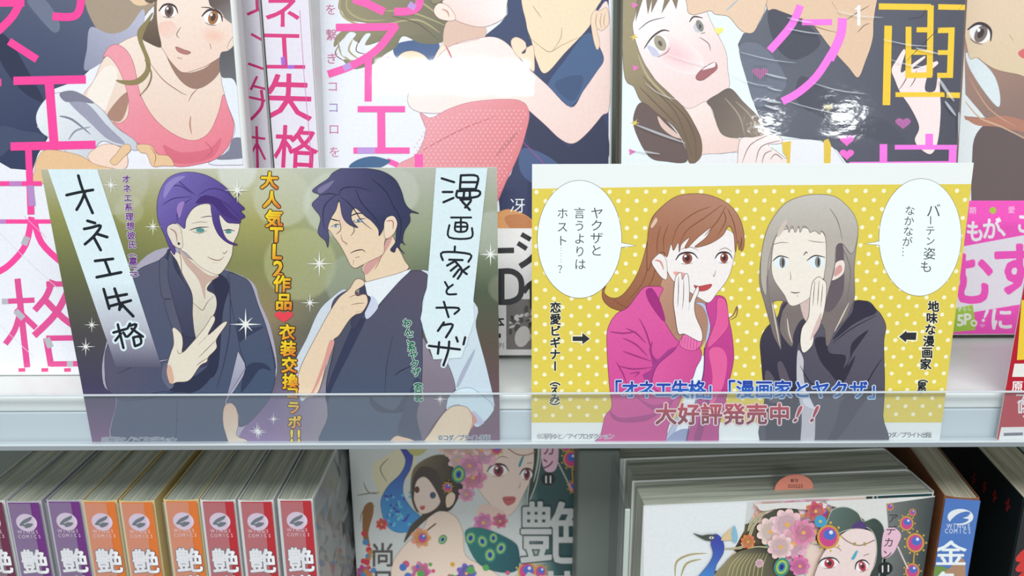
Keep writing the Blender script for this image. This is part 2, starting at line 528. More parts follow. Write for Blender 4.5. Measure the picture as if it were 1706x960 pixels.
def face_book(root, w, h, t, cover, spine_right=True, z0=0.0):
    """front cover on y=0 facing the viewer, spine on one side"""
    s = 1 if spine_right else -1; r = 0.0016
    path = [(-s*w/2, 0.0), (s*(w/2-r), 0.0)]
    for k in range(1, 5):
        a = R(90*k/5); path.append((s*(w/2-r+r*math.sin(a)), r-r*math.cos(a)))
    path.append((s*w/2, r)); path.append((s*w/2, t-r))
    for k in range(1, 5):
        a = R(90*k/5); path.append((s*(w/2-r+r*math.cos(a)), t-r+r*math.sin(a)))
    path += [(s*(w/2-r), t), (-s*w/2, t)]
    sh_ = shell(path, s*0.00035, z0, h)
    sh_.build('cover', cover, root)
    MB().box(-w/2+0.0008, w/2-0.0008, 0.0005, t-0.0005, z0+0.0006, h-0.0006, 0.0002).build('page_block', M_PAGE_Y, root)

def spine_book(root, d, h, t, cover, page=None):
    """spine on y=0 facing the viewer, gently rounded, covers running back"""
    path = [(-t/2, d)]
    for k in range(0, 9):
        a = -1 + 2*k/8; path.append((t/2*a, 0.0012*(abs(a)**2.6)))
    path.append((t/2, d))
    shell(path, 0.00035, 0, h).build('cover', cover, root)
    MB().box(-t/2+0.0005, t/2-0.0005, 0.0016, d-0.001, 0.0006, h-0.0004, 0.0002).build('page_block', page or M_PAGE_X, root)

def place_face(name, label, group, pxl, pxr, pyref, ybase, zb, w, h, t, lean, cover, yaw=0.0, cat='book'):
    """put a book so that its cover spans pixels pxl..pxr at row pyref"""
    # solve x centre and size on the leaning plane
    root = thing(name, (0, ybase, zb), label, cat, group, yaw, lean)
    fm = front_map(root)
    a, b = fm(pxl, pyref)[0], fm(pxr, pyref)[0]
    W_ = (b - a) if w is None else w
    cx = (a + b) / 2 if w is None else b - w/2
    off = root.matrix_world.to_3x3() @ Vector((cx, 0, 0))
    root.matrix_world = Matrix.Translation(off + Vector((0, 0, t*math.sin(lean)))) @ root.matrix_world
    face_book(root, W_, h, t, cover)
    print('PLACE', name, round(W_*1000, 1), tuple(round(v, 4) for v in root.location))
    return root, W_

# small spine-out comics, lower left: pixel edges of each spine at row 833
SPINE_Y = (CAM.z - 0.163 - CAM.z) / ((on_y(853, 833, 1.0).z - CAM.z))
print('SPINE_Y', SPINE_Y)
ZT = CAM.z - 0.163
spines = [(-60, -8, 'maroon'), (18, 66, 'violet'), (79, 132, 'violet'), (137, 192, 'orange'), (201, 255, 'orange'), (271, 328, 'orange'), (334, 390, 'red'), (400, 454, 'red'), (463, 519, 'red')]
SPC = {'maroon': (110, 40, 70), 'violet': (112, 42, 128), 'orange': (226, 118, 44), 'red': (188, 34, 46)}
SPH = 0.174
def spine_art(root, t, kind):
    A = Art(root, lambda x, y: (x, SPH-0.0002-y), (-t/2+0.0012, t/2-0.0003, 0, SPH), INK_DULL, base=0.00012)
    A.T = (0.0007, 0, 0.001)      # millimetres down from the top
    c = SPC[kind]; hw = 6.25
    A.new('spine_print').grid(c, -hw+0.1, hw-0.1, 0, 174, 1, 1)
    A.new('wing_emblem').disc((228, 205, 226), (-0.2, 8.8), 4.1, 3.9)
    A.p((54, 68, 84), [(-3.2, 9.9), (-1.6, 7.9), (0.8, 6.6), (2.2, 6.2), (1.7, 7.6), (0.2, 8.9), (2.2, 9.3), (1.3, 10.6), (-0.8, 11.3), (-1.6, 10.4)])
    A.s((228, 205, 226), [(-1.4, 9.6), (0.3, 8.7), (1.5, 8.0)], 0.35)
    A.new('spine_lettering').t((238, 214, 226), 'WINGS', (-3.6, 12.9), (3.2, 12.9), 2.2, 0.0, vert=False, sx=0.8)
    A.t((238, 214, 226), 'COMICS', (-4.0, 15.0), (3.9, 15.0), 2.2, 0.0, vert=False, sx=0.75)
    for i, ch in enumerate('艶漢'):
        A.t((250, 248, 250), ch, (0.1, 26.5+12.6*i), (0.1, 26.5+12.6*i), 11.0, 0.024, out=(70, 52, 66), oo=0.03, sx=0.98, sy=1.06)
    for i, ch in enumerate('尚月地'):
        A.t((250, 248, 250), ch, (0.1, 70+7*i), (0.1, 70+7*i), 5.5, 0.02)
    A.new(None)
    # whitish film sheet that pales all but the right quarter of the spine
    mesh_obj('pale_film', [(-t/2+0.0002, -0.0005, 0.001), (t/2*0.5, -0.0005, 0.001), (t/2*0.5, -0.0005, SPH-0.0004), (-t/2+0.0002, -0.0005, SPH-0.0004)], [(0, 1, 2, 3)], M_WRAP, root)
rn = {'maroon': ['maroon-spined comic cut off at the left frame edge']}
LBL = ['maroon spined comic at the left frame edge of the lower row',
       'violet spined comic, the left one of the two violet spines',
       'violet spined comic beside the first orange spine',
       'orange spined comic beside the violet spines',
       'orange spined comic in the middle of the three orange spines',
       'orange spined comic beside the first red spine',
       'red spined comic beside the orange spines',
       'red spined comic in the middle of the three red spines',
       'red spined comic at the right end of the spine row']
proto = {}
def copy_tree(o):
    r = o.copy(); COL.objects.link(r)
    for ch in list(o.children):
        c = ch.copy(); COL.objects.link(c); c.parent = r
    return r
for i, (a, b, kind) in enumerate(spines):
    if i == 0: a, b = -46, 4
    x0 = on_y(a, 833, SPINE_Y).x; x1 = on_y(b, 833, SPINE_Y).x
    if kind not in proto:
        t = 0.0139
        r = thing('comic_book', (0, 0, 0), LBL[i], 'book', 'small comics standing spine out')
        spine_book(r, 0.112, SPH, t, {'orange': M_COVER_CREAM, 'violet': M_COVER_LILAC}.get(kind, M_COVER_W))
        spine_art(r, t, kind); proto[kind] = r
    else:
        r = copy_tree(proto[kind]); r['label'] = LBL[i]
    r.location = (x1-0.00695, SPINE_Y - 0.0004*math.sin(i*2.1), ZL)
# crumpled film closing the free side of the last spined comic
def crinkle(root, x, y0, y1, z0, z1, ny, nz, amp):
    rr = random.Random(5); v = []; f = []
    for j in range(nz+1):
        for i in range(ny+1):
            e = 0 if i in (0, ny) or j in (0, nz) else 1
            v.append((x+0.0003+amp*rr.random()*e, y0+(y1-y0)*(i+(rr.random()-.5)*.7*e)/ny, z0+(z1-z0)*(j+(rr.random()-.5)*.7*e)/nz))
    for j in range(nz):
        for i in range(ny):
            a = j*(ny+1)+i; q = (a, a+1, a+ny+2, a+ny+1)
            f += [(q[0], q[1], q[2]), (q[0], q[2], q[3])] if (i+j) % 2 else [(q[0], q[1], q[3]), (q[1], q[2], q[3])]
    return mesh_obj('crinkled_film', v, f, M_CRINKLE, root)
crinkle(r, 0.00695, 0.001, 0.111, 0.001, SPH-0.001, 9, 20, 0.0035)
side = MB(); rr = random.Random(11)
o = mesh_obj('side_print', [(0.00701, 0.004, 0.002), (0.00701, 0.110, 0.002), (0.00701, 0.110, 0.172), (0.00701, 0.004, 0.172)], [(0, 1, 2, 3)], mat('dull_cover_print', (176, 178, 168), 0.4, 0.5, 0.75, 70), r)
# ---------------------------------------------------------------- upper shelf comics
SK = (246, 224, 208); SKL = (170, 120, 100); LN = (96, 74, 80)
PINK = (255, 62, 158); PNK2 = (232, 74, 150)
U1 = (0, 0, .3022); U2 = (400, 0, .3022); U3 = (700, 0, .3022); U4 = (1020, 0, .3022); U5 = (1300, 0, .3022)
C1 = (60, 260, .2708); C3 = (430, 260, .2708); D1 = (870, 260, .2708); D3 = (1230, 260, .2708)
V6 = (0, 270, .4065); V7 = (780, 270, .4065); V8 = (1560, 270, .5105)
L3 = (580, 730, .2814); L4 = (1000, 730, .2396); L5 = (1300, 730, .2395)

def eye(A, cx, cy, w, h, iris, tilt=0.0, lash=(60, 44, 50), half=1.0):
    A.disc((252, 250, 250), (cx, cy), w*0.5, h*0.42, tilt)
    A.disc(iris, (cx+w*.04, cy+h*.02), w*0.27, h*0.42*half, tilt)
    A.disc(mixc(iris, (30, 20, 25), .7), (cx+w*.04, cy), w*0.13, h*0.24*half, tilt)
    A.disc((255, 255, 255), (cx-w*.06, cy-h*.16), w*0.07, h*0.09)
    c, s = math.cos(tilt), math.sin(tilt)
    def q(x, y): return (cx+x*w*c-y*h*s, cy+x*w*s+y*h*c)
    A.s(lash, [q(-.58, .12), q(-.35, -.32), q(.02, -.46), q(.38, -.34), q(.6, .08)], h*0.15, taper=True)
    A.s(mixc(lash, SK, .4), [q(-.3, .42), q(0, .47), q(.35, .38)], h*0.05, taper=True)

def head(A, face, hair, o, rx, ry, tilt=0.0, low=-12):
    """plain head of a printed figure, above the photograph's upper edge"""
    A.new('printed_face').disc(face, o, rx, ry, tilt, n=30)
    A.s((120, 80, 76), [(o[0]-rx*.45, o[1]+ry*.1), (o[0]-rx*.25, o[1]+ry*.02), (o[0]-rx*.05, o[1]+ry*.1)], 9, taper=True)
    A.s((120, 80, 76), [(o[0]+rx*.25, o[1]+ry*.1), (o[0]+rx*.45, o[1]+ry*.02), (o[0]+rx*.62, o[1]+ry*.1)], 9, taper=True)
    A.new('printed_hair')
    P = []
    for i in range(17):
        t = math.pi*(1+i/16); P.append((o[0]+rx*1.16*math.cos(t), o[1]+ry*1.18*math.sin(t)))
    for i in range(9):
        t = -math.pi*i/8; P.append((o[0]+rx*.92*math.cos(t), o[1]-ry*.12+ry*(.42+.12*(i % 2))*math.sin(t)))
    A.p(hair, P, line=(60, 46, 44))

# ---- large comic at the left
b1, w1 = place_face('comic_book', 'large comic with huge pink title and a woman in a pink tank top', 'large comics on the upper shelf',
                    None or -180, 401, 120, on_z(200, 626, ZU).y, ZU, 0.128, 0.182, 0.008, R(2.5), M_COVER_W)
A = Art(b1, front_map(b1), (-w1/2, w1/2-0.0017, 0.0003, 0.1817), INK_FILM)
A.T = U1
A.new('printed_background').grid((242, 242, 250), -600, 1500, -1200, 2100, 2, 2)
A.new('printed_figure', 'printed figure in a dark blue shirt')
A.p(grad((88, 96, 122), (34, 48, 88), (200, 0), (100, 800)), [(-500, -400), (900, -400), (560, 60), (500, 380), (440, 440), (300, 490), (230, 600), (205, 700), (265, 760), (210, 850), (180, 940), (60, 930), (-10, 890), (-500, 890)], sm=False)
A.p((110, 118, 142), [(150, 0), (250, 0), (330, 130), (300, 180), (210, 90)])
A.p((28, 38, 72), [(0, 190), (60, 230), (160, 400), (240, 560), (120, 500), (0, 330)])
A.p((60, 72, 104), [(0, 700), (120, 720), (250, 750), (180, 830), (60, 820), (0, 860)])
A.p((172, 152, 132), [(490, -60), (900, -60), (820, 60), (740, 150), (620, 190), (520, 140)], line=(120, 100, 90))
A.p(grad((190, 190, 212), (150, 152, 176), (700, 80), (480, 380)), [(500, 150), (600, 185), (700, 160), (790, 50), (790, 150), (740, 230), (600, 320), (470, 390), (480, 270)])
A.p((238, 205, 170), [(710, -30), (850, -30), (820, 20), (770, 32), (730, 14)])
A.new('printed_figure', 'printed figure of a woman in a pink top')
A.p(grad((250, 232, 218), (238, 205, 186), (900, 200), (900, 900)), [(455, 560), (520, 440), (570, 330), (660, 240), (760, 195), (860, 190), (1000, 330), (1220, 340), (1240, 520), (1260, 700), (1100, 860), (850, 830), (660, 740), (600, 690)], line=(180, 130, 110))
A.p((252, 240, 230), [(480, 530), (580, 370), (650, 400), (600, 560), (570, 610)])
A.p((176, 134, 116), [(590, 640), (660, 540), (710, 510), (700, 600), (660, 670)])
A.p((158, 122, 106), [(900, 250), (960, 330), (1010, 400), (1120, 380), (1220, 310), (1210, 400), (1140, 470), (1070, 490), (1000, 450), (940, 360)])
A.s((170, 120, 100), [(830, 350), (900, 440), (990, 505), (1030, 525)], 5, taper=True)
A.s((170, 120, 100), [(1090, 490), (1060, 520), (1040, 560)], 5, taper=True)
A.s((186, 136, 112), [(1052, 640), (1048, 690), (1058, 740)], 8, taper=True)
A.p(grad((244, 160, 172), (236, 128, 146), (800, 400), (1000, 900)), [(568, 318), (600, 262), (645, 245), (700, 280), (740, 360), (775, 520), (850, 650), (950, 735), (1060, 775), (1150, 735), (1205, 620), (1232, 520), (1262, 600), (1290, 690), (1268, 790), (1200, 870), (1100, 905), (960, 915), (850, 830), (740, 780), (670, 720), (622, 672), (660, 680), (700, 650), (712, 590), (700, 500), (660, 390), (620, 330), (590, 308)], line=(176, 84, 100))
A.p((222, 108, 128), [(900, 800), (1000, 840), (1150, 820), (1220, 760), (1180, 860), (1060, 900), (950, 890)])
A.s((196, 90, 110), [(1130, 780), (1170, 830), (1130, 870)], 5, taper=True)
A.p(grad((238, 242, 246), (205, 210, 220), (300, 550), (600, 850)), [(250, 550), (330, 510), (450, 530), (560, 600), (640, 700), (745, 775), (755, 830), (640, 800), (560, 780), (500, 860), (490, 905), (390, 870), (330, 790), (230, 730), (200, 640)], line=(120, 120, 140))
A.p((160, 160, 180), [(380, 560), (480, 570), (590, 690), (690, 790), (600, 770), (500, 680)])
A.p((130, 128, 148), [(330, 515), (400, 500), (470, 530), (520, 570), (430, 560), (360, 560)])
A.s((130, 130, 150), [(330, 640), (400, 660), (500, 740)], 12, taper=True)
A.s((150, 150, 168), [(380, 770), (420, 720), (500, 700)], 10, taper=True)
A.p((236, 240, 248), [(1222, 420), (1290, 430), (1340, 560), (1390, 650), (1392, 880), (1250, 910), (1150, 900), (1240, 850), (1285, 760), (1296, 690), (1250, 560)], line=(120, 120, 140))
A.p((128, 128, 148), [(1290, 760), (1390, 780), (1392, 860), (1200, 880), (1260, 830)])
A.new('printed_face')
A.p(grad((250, 232, 218), (246, 214, 198), (1000, 0), (1100, 400)), [(855, -300), (1340, -300), (1340, 120), (1320, 200), (1260, 280), (1160, 350), (1080, 385), (1010, 400), (960, 360), (910, 290), (875, 180)], line=(150, 110, 96))
A.p(grad((248, 206, 190), (246, 222, 208), (900, 150), (960, 230)), [(880, 130), (950, 120), (980, 170), (930, 210), (885, 190)])
A.soft((246, 200, 180), (248, 223, 208), (1180, 200), 85, 55, 0.2)
eye(A, 930, 60, 90, 80, (112, 84, 80), 0.15)
eye(A, 1172, 96, 100, 92, (168, 108, 60), 0.28)
A.s((90, 62, 56), [(1110, 40), (1170, 48), (1240, 100)], 6, taper=True)
A.s((150, 110, 96), [(998, 150), (975, 190), (990, 210)], 5, taper=True)
A.p((186, 120, 112), [(970, 258), (1010, 272), (1052, 288), (1030, 300), (985, 286)], line=(120, 70, 66))
A.s((200, 150, 132), [(980, 318), (1005, 324)], 5)
A.s((180, 130, 110), [(1158, 240), (1165, 270)], 4)
A.p((246, 222, 206), [(1330, 130), (1356, 150), (1345, 230), (1300, 278), (1258, 270), (1262, 240), (1300, 180)], line=(150, 110, 96))
A.s((200, 130, 110), [(1340, 150), (1318, 190), (1330, 215)], 8, taper=True)
A.new('printed_hair')
A.p(grad((140, 118, 92), (92, 74, 62), (840, 0), (860, 240)), [(840, -300), (890, -300), (866, 20), (872, 150), (890, 240), (880, 262), (820, 236), (786, 208), (800, 130), (850, 70)])
A.p((146, 130, 84), [(845, 70), (800, 120), (760, 170), (765, 230), (800, 320), (800, 390), (740, 440), (640, 442), (700, 468), (770, 460), (820, 410), (830, 340), (800, 260), (790, 200)])
A.s((136, 116, 80), [(800, 330), (835, 400), (820, 470), (770, 530)], 8, taper=True)
A.p(grad((96, 80, 76), (150, 150, 150), (1200, 0), (1300, 130)), [(1180, -300), (1350, -300), (1352, 110), (1310, 140), (1250, 110), (1215, 60), (1150, 0)])
A.p(grad((88, 88, 92), (128, 128, 140), (1250, 280), (1350, 640)), [(1215, 300), (1262, 278), (1352, 232), (1372, 640), (1330, 560), (1290, 440), (1220, 420)])
A.new('printed_hand')
A.p((238, 196, 150), [(190, 960), (205, 880), (260, 826), (420, 850), (500, 890), (560, 915), (620, 920), (540, 1000), (180, 1010)], line=(170, 120, 90))
A.p((250, 220, 200), [(490, 850), (560, 800), (640, 800), (700, 850), (690, 930), (560, 915), (500, 890)], line=(170, 120, 100))
A.p((238, 200, 156), [(608, 890), (640, 850), (680, 800), (715, 800), (720, 830), (680, 870), (640, 910)], line=(160, 110, 80))
A.p((238, 200, 156), [(755, 800), (830, 800), (870, 850), (930, 860), (960, 912), (900, 915), (840, 915), (810, 850), (775, 840)], line=(160, 110, 80))
A.s((160, 110, 80), [(830, 810), (860, 860), (850, 915)], 4, taper=True)
head(A, (238, 208, 176), (60, 50, 52), (640, -300), 190, 240)
A.new('printed_hair').p((112, 92, 74), [(800, 0), (800, -200), (870, -380), (1010, -470), (1180, -470), (1310, -380), (1380, -200), (1372, -20), (1330, -20), (1290, -140), (1200, -220), (1060, -200), (950, -160), (890, -20)], line=(80, 62, 54))
A.new('title_lettering', 'big pink title lettering')
def ttl(A, pts, w, c=PINK): A.s(c, pts, w, sm=False)
ttl(A, [(-60, 12), (135, 12)], 50); A.s(PINK, [(118, 0), (70, 90), (-20, 180), (-60, 200)], 44)
ttl(A, [(50, 228), (205, 328)], 42)
A.s(PINK, [(290, 90), (400, 92), (440, 50), (452, -60)], 44)
ttl(A, [(75, 446), (474, 438)], 46); ttl(A, [(272, 450), (300, 800)], 50); ttl(A, [(60, 808), (528, 798)], 46)
ttl(A, [(-60, 455), (8, 455)], 40)
A.T = V6
ttl(A, [(118, -60), (128, 215)], 28); ttl(A, [(-80, 88), (172, 88)], 19); ttl(A, [(-80, 244), (215, 244)], 18)
A.s(PINK, [(130, 225), (105, 340), (40, 420), (-20, 458)], 26); A.s(PINK, [(140, 240), (170, 330), (245, 405), (290, 430)], 26)
A.s(PNK2, [(72, 478), (112, 842)], 26, sm=False); A.s(PNK2, [(8, 572), (142, 566)], 22, sm=False)
A.s(PNK2, [(82, 620), (60, 690), (22, 746)], 24); A.s(PNK2, [(66, 602), (148, 680)], 24, sm=False)
A.s(PNK2, [(216, 484), (190, 550), (142, 608)], 26); A.s(PNK2, [(190, 500), (300, 500)], 22, sm=False)
A.s(PNK2, [(290, 505), (230, 620), (140, 712)], 28); A.s(PNK2, [(180, 560), (260, 640), (330, 690)], 26)
A.s(PNK2, [(190, 722), (210, 836)], 26, sm=False); A.s(PNK2, [(190, 722), (380, 720)], 22, sm=False); A.s(PNK2, [(205, 828), (390, 826)], 22, sm=False)
A.s(PNK2, [(366, 720), (372, 830)], 26, sm=False)
for u in ((38, 78), (0, 30)): pass
A.s((196, 130, 200), [(40, 88), (90, 88)], 19, sm=False); A.s((188, 140, 204), [(125, 96), (133, 180)], 27, sm=False)
A.s((196, 130, 200), [(-30, 244), (25, 244)], 18, sm=False)
A.s((188, 186, 194), [(112, 306), (98, 340)], 27, sm=False); A.s((188, 186, 194), [(64, 610), (96, 642)], 25, sm=False)
A.s((188, 186, 194), [(8, 572), (34, 571)], 23, sm=False); A.s((188, 186, 194), [(192, 722), (208, 760)], 26, sm=False); A.s((188, 186, 194), [(275, 828), (300, 827)], 23, sm=False)
A.s((250, 170, 215), [(100, 222), (190, 310)], 2.5, sm=False)
A.s((225, 225, 232), [(0, 290), (120, 410), (240, 520)], 2, sm=False); A.s((225, 225, 232), [(-20, 650), (140, 800)], 2, sm=False)
for x in (170, 263, 76): A.s((240, 70, 140), [(x, 853), (x+28, 852)], 15, sm=False)
A.new(None)

# ---- two spine-out large comics
def big_spine(pxl, pxr, yb, label, t, parts, yaw=0.0, d=0.128):
    xa = on_y(pxl, 150, yb).x; xb = on_y(pxr, 150, yb).x
    r = thing('comic_book', ((xa+xb)/2, yb, ZU), label, 'book', 'large comics on the upper shelf', yaw, R(1.0))
    r.location.z += 0.0003
    spine_book(r, d if yaw == 0 else 0.10, 0.182, xb-xa, M_COVER_W)
    fm = front_map(r)
    A = Art(r, fm, (-(xb-xa)/2+0.0003, (xb-xa)/2-0.0003, 0.0003, 0.1815), INK_FILM, base=0.00015)
    A.T = U2
    A.new('spine_print').grid((238, 232, 244), -100, 600, -500, 2100, 1, 1)
    A.new('spine_lettering', 'pink title lettering down the spine')
    return r, A
sA, A = big_spine(404, 441, 0.3005, 'white comic spine squeezed against the large comic at left, narrower of the two spines', None, 1)
c = (226, 50, 130)
A.s(c, [(40, 85), (120, 50)], 16, sm=False); A.s(c, [(88, -80), (96, 60)], 16, sm=False)
A.s(c, [(62, 192), (130, 230)], 14, sm=False); A.s(c, [(45, 355), (130, 385)], 14, sm=False)
A.s(c, [(60, 500), (95, 425)], 14); A.s(c, [(70, 478), (140, 495)], 13, sm=False); A.s(c, [(50, 540), (140, 560)], 13, sm=False); A.s(c, [(118, 500), (122, 590), (60, 665)], 17)
A.s(c, [(62, 760), (140, 770)], 13, sm=False); A.s(c, [(92, 700), (98, 930)], 15, sm=False); A.s(c, [(95, 790), (65, 850)], 12); A.s(c, [(98, 800), (140, 885)], 12)
A.new(None)
sB, A = big_spine(444, 523, 0.2965, 'white comic spine with pink title between the narrow spine and the dancing couple cover', None, 1)
A.t(c, 'ネ', (235, 60), (235, 60), 215, 0.012); A.s(c, [(130, 200), (328, 204)], 21, sm=False); A.s(c, [(242, 200), (252, 380)], 24, sm=False)
A.s(c, [(120, 372), (360, 374)], 20, sm=False)
A.s((170, 110, 220), [(236, 320), (240, 364)], 22, sm=False); A.s((170, 110, 220), [(262, 374), (300, 374)], 20, sm=False)
A.t(c, '失', (268, 540), (268, 540), 275, 0.012, rot=0.03); A.t(c, '格', (310, 815), (310, 815), 250, 0.012, rot=0.05)
A.t(c, 'オ', (225, -180), (225, -180), 215, 0.012)
A.s((214, 120, 190), [(330, 60), (352, 400), (395, 900)], 3, sm=False)
A.new(None)

# ---- large comic with the couple
b2, w2 = place_face('comic_book', 'large comic whose cover shows a woman in dotted pink held by a man in blue', 'large comics on the upper shelf',
                    526, 1021, 150, on_z(853, 600, ZU).y, ZU, None, 0.182, 0.014, R(8), M_COVER_W)
A = Art(b2, front_map(b2), (-w2/2, w2/2-0.0010, 0.0003, 0.1817), INK_FILM)
A.T = U3
A.new('printed_background').grid((238, 240, 249), -900, 1300, -1200, 2300, 2, 2)
A.new('printed_figure', 'printed figure of a man in a dark blue shirt')
NV = (44, 62, 104)
A.p(grad(NV, (34, 46, 88), (600, 0), (700, 900)), [(480, -400), (1040, -400), (1038, 1300), (520, 1300), (440, 1180), (430, 1060), (500, 960), (560, 780), (600, 600), (340, 210), (440, 130), (480, 80)], sm=False)
A.p((62, 92, 136), [(700, 480), (800, 330), (930, 180), (1010, 330), (960, 430), (830, 590), (780, 550)])
A.p((48, 76, 118), [(740, 470), (820, 420), (900, 430), (840, 560)])
A.p((28, 38, 76), [(620, 640), (780, 780), (840, 800), (1000, 640), (1030, 900), (800, 960), (600, 800)])
A.p((66, 88, 134), [(560, 820), (700, 860), (800, 960), (700, 1040), (560, 960)])
A.p((246, 224, 190), [(590, -60), (990, -60), (965, 60), (930, 150), (800, 290), (690, 405), (640, 330), (612, 220), (585, 130)], line=(120, 90, 90))
A.s((180, 140, 120), [(600, 205), (680, 270), (720, 285), (780, 250), (900, 195)], 4, taper=True)
A.s((180, 140, 120), [(620, 30), (640, 60), (670, 100)], 4, taper=True)
A.s((190, 150, 120), [(780, 150), (775, 210), (730, 280)], 4, taper=True)
A.s((170, 60, 150), [(550, 765), (690, 910)], 4, sm=False)
A.new('printed_hair')
A.T = U2
A.p((62, 92, 140), [(850, 250), (980, 220), (1095, 240), (1080, 300), (1050, 355), (960, 330), (870, 330)])
A.p(grad((150, 140, 108), (112, 108, 84), (700, 0), (1000, 250)), [(640, -400), (1120, -400), (1160, 60), (1158, 170), (1110, 235), (1000, 240), (900, 200), (860, 260), (800, 300), (740, 350), (690, 370), (620, 380), (570, 330), (640, 330), (730, 290), (780, 230), (700, 250), (640, 230), (590, 200), (520, 260), (530, 200), (600, 150), (700, 130), (600, 110), (560, 60), (545, 0)])
for q in ([(600, -60), (590, 50), (680, 110), (800, 110)], [(560, -60), (555, 70), (640, 130), (760, 140)], [(820, 130), (980, 110), (1100, 180)], [(800, 60), (950, 70), (1130, 140)], [(540, 220), (560, 300), (640, 350)], [(620, 220), (600, 280), (660, 330)], [(900, -60), (1010, 20), (1120, 100)]):
    A.s((176, 164, 120), q, 11, taper=True)
for q in ([(545, 250), (525, 300), (580, 340)], [(660, 215), (640, 280), (700, 300)], [(840, 90), (980, 130), (1090, 220)]):
    A.s((92, 84, 66), q, 6, taper=True)
A.p((232, 236, 246), [(560, 240), (600, 180), (640, 190), (600, 240), (590, 310), (560, 300)])
A.p((232, 236, 246), [(655, 250), (690, 190), (720, 190), (690, 240), (690, 290)])
A.p((250, 224, 196), [(868, 330), (900, 290), (960, 282), (1020, 310), (1050, 360), (1040, 420), (880, 420)], line=(170, 130, 120))
A.p((250, 230, 210), [(1050, 380), (1090, 280), (1160, 190), (1190, 200), (1185, 260), (1140, 340), (1130, 420), (1060, 420)], line=(170, 130, 120))
A.T = U3
A.new('printed_figure', 'printed figure of a woman in a dotted pink top')
A.p((226, 190, 172), [(160, 110), (350, 140), (345, 215), (200, 245), (130, 250)])
A.p(grad((252, 236, 230), (246, 214, 206), (300, 300), (900, 780)), [(110, 300), (200, 240), (300, 215), (380, 203), (440, 215), (500, 260), (580, 360), (700, 470), (830, 592), (900, 500), (970, 400), (1012, 330), (985, 250), (955, 180), (945, 120), (980, 60), (1040, 40), (1046, 560), (1000, 640), (910, 745), (840, 792), (770, 765), (690, 690), (600, 610), (540, 560), (400, 600), (0, 620), (-60, 500)], line=(150, 110, 130))
A.p((250, 224, 196), [(500, 230), (530, 205), (580, 235), (580, 290), (560, 290), (620, 250), (630, 330), (625, 395), (570, 340), (520, 290)], line=(170, 120, 110))
A.p((246, 218, 190), [(940, 110), (960, 60), (990, 60), (1030, 45), (1040, 130), (1000, 170), (975, 160), (990, 240), (975, 275), (955, 220)], line=(170, 120, 110))
for x in (975, 1000, 1020): A.s((190, 140, 120), [(x, 70), (x-8, 120), (x, 160)], 4, taper=True)
A.p(grad((238, 160, 170), (228, 130, 136), (100, 600), (500, 900)), [(0, 620), (60, 650), (160, 600), (300, 560), (530, 550), (600, 615), (580, 740), (540, 860), (470, 1010), (420, 1120), (330, 1200), (-200, 1200), (-150, 940), (-20, 850), (30, 730), (20, 680)], line=(176, 96, 110))
A.s((206, 122, 122), [(420, 860), (490, 780), (550, 720)], 22, taper=True)
A.s((200, 96, 110), [(0, 838), (120, 770), (260, 700), (420, 640)], 5, taper=True)
A.s((206, 110, 120), [(140, 250), (165, 300), (205, 395)], 9, taper=True); A.s((214, 130, 134), [(190, 245), (330, 215)], 8, taper=True)
A.k += 1
for i in range(24):
    for j in range(26):
        x = -30 + i*26 + (13 if j % 2 else 0); y = 610 + j*20
        lim = 590 - max(0, y-620)*0.34
        if x < lim and y > 620 + max(0, (x-150))*-0.12 and x > 30 - max(0, y-700)*0.6 and y > 640-(x>200)*40:
            A.disc((250, 196, 196), (x, y), 4.2, n=6, lay=False)
A.new('printed_face')
A.p(grad((252, 240, 238), (246, 214, 206), (350, 0), (250, 150)), [(120, -200), (478, -200), (476, 40), (465, 95), (400, 135), (330, 150), (240, 130), (180, 100), (130, 40)], line=(150, 110, 110))
A.p((250, 228, 214), [(75, 60), (100, 20), (150, 30), (190, 80), (190, 110), (150, 115), (100, 100)], line=(150, 110, 110))
A.s((200, 140, 130), [(120, 50), (150, 65), (160, 95)], 8, taper=True)
head(A, (246, 220, 188), (46, 44, 60), (800, -240), 170, 210)
A.new('printed_hair').p((142, 132, 102), [(60, 10), (40, -160), (90, -330), (230, -420), (400, -390), (480, -280), (488, -170), (400, -230), (280, -200), (200, -90), (130, 0)], line=(96, 84, 66))
A.T = V7
A.new('printed_figure', 'printed tan hand above the black and white band')
A.p((222, 158, 98), [(60, 255), (125, 205), (180, 195), (260, 235), (280, 300), (100, 300)], sm=True, line=(140, 90, 70))
A.p((198, 128, 76), [(150, 225), (220, 215), (262, 245), (262, 270), (180, 275)])
A.new('spine_edge_print').p((226, 214, 238), [(1034, -400), (1090, -400), (1090, 1400), (1034, 1400)], sm=False)
for y in (-60, 112, 215, 378, 500, 655, 780, 930): A.s((232, 50, 130), [(1046, y-16), (1056, y+4), (1050, y+22)], 15, sm=False)
A.new('title_lettering', 'pink title lettering')
A.T = U2
c = (255, 88, 178)
A.s(c, [(625, -5), (700, 20), (795, 66)], 44, sm=False); A.s(c, [(850, 64), (930, 62), (985, 30), (992, -80)], 44)
A.s(c, [(528, 152), (870, 148)], 42, sm=False); A.s(c, [(862, 138), (760, 270), (620, 360), (485, 410)], 42)
A.s(c, [(708, 300), (706, 560)], 40, sm=False); A.s(c, [(800, 328), (930, 418)], 40, sm=False)
A.s(c, [(648, 602), (910, 602)], 34, sm=False); A.s(c, [(778, 600), (780, 830)], 44, sm=False); A.s(c, [(625, 830), (935, 830)], 34, sm=False)
A.s(c, [(985, 850), (990, 1200)], 46, sm=False); A.s(c, [(810, 885), (870, 910)], 30, sm=False); A.s(c, [(830, 1010), (1150, 1010)], 34, sm=False)
for q in ([(570, 378), (610, 358)], [(648, 830), (745, 830)], [(930, 22), (965, 44)]): A.s((192, 150, 222), q, 34, sm=False)
A.new('small_lettering')
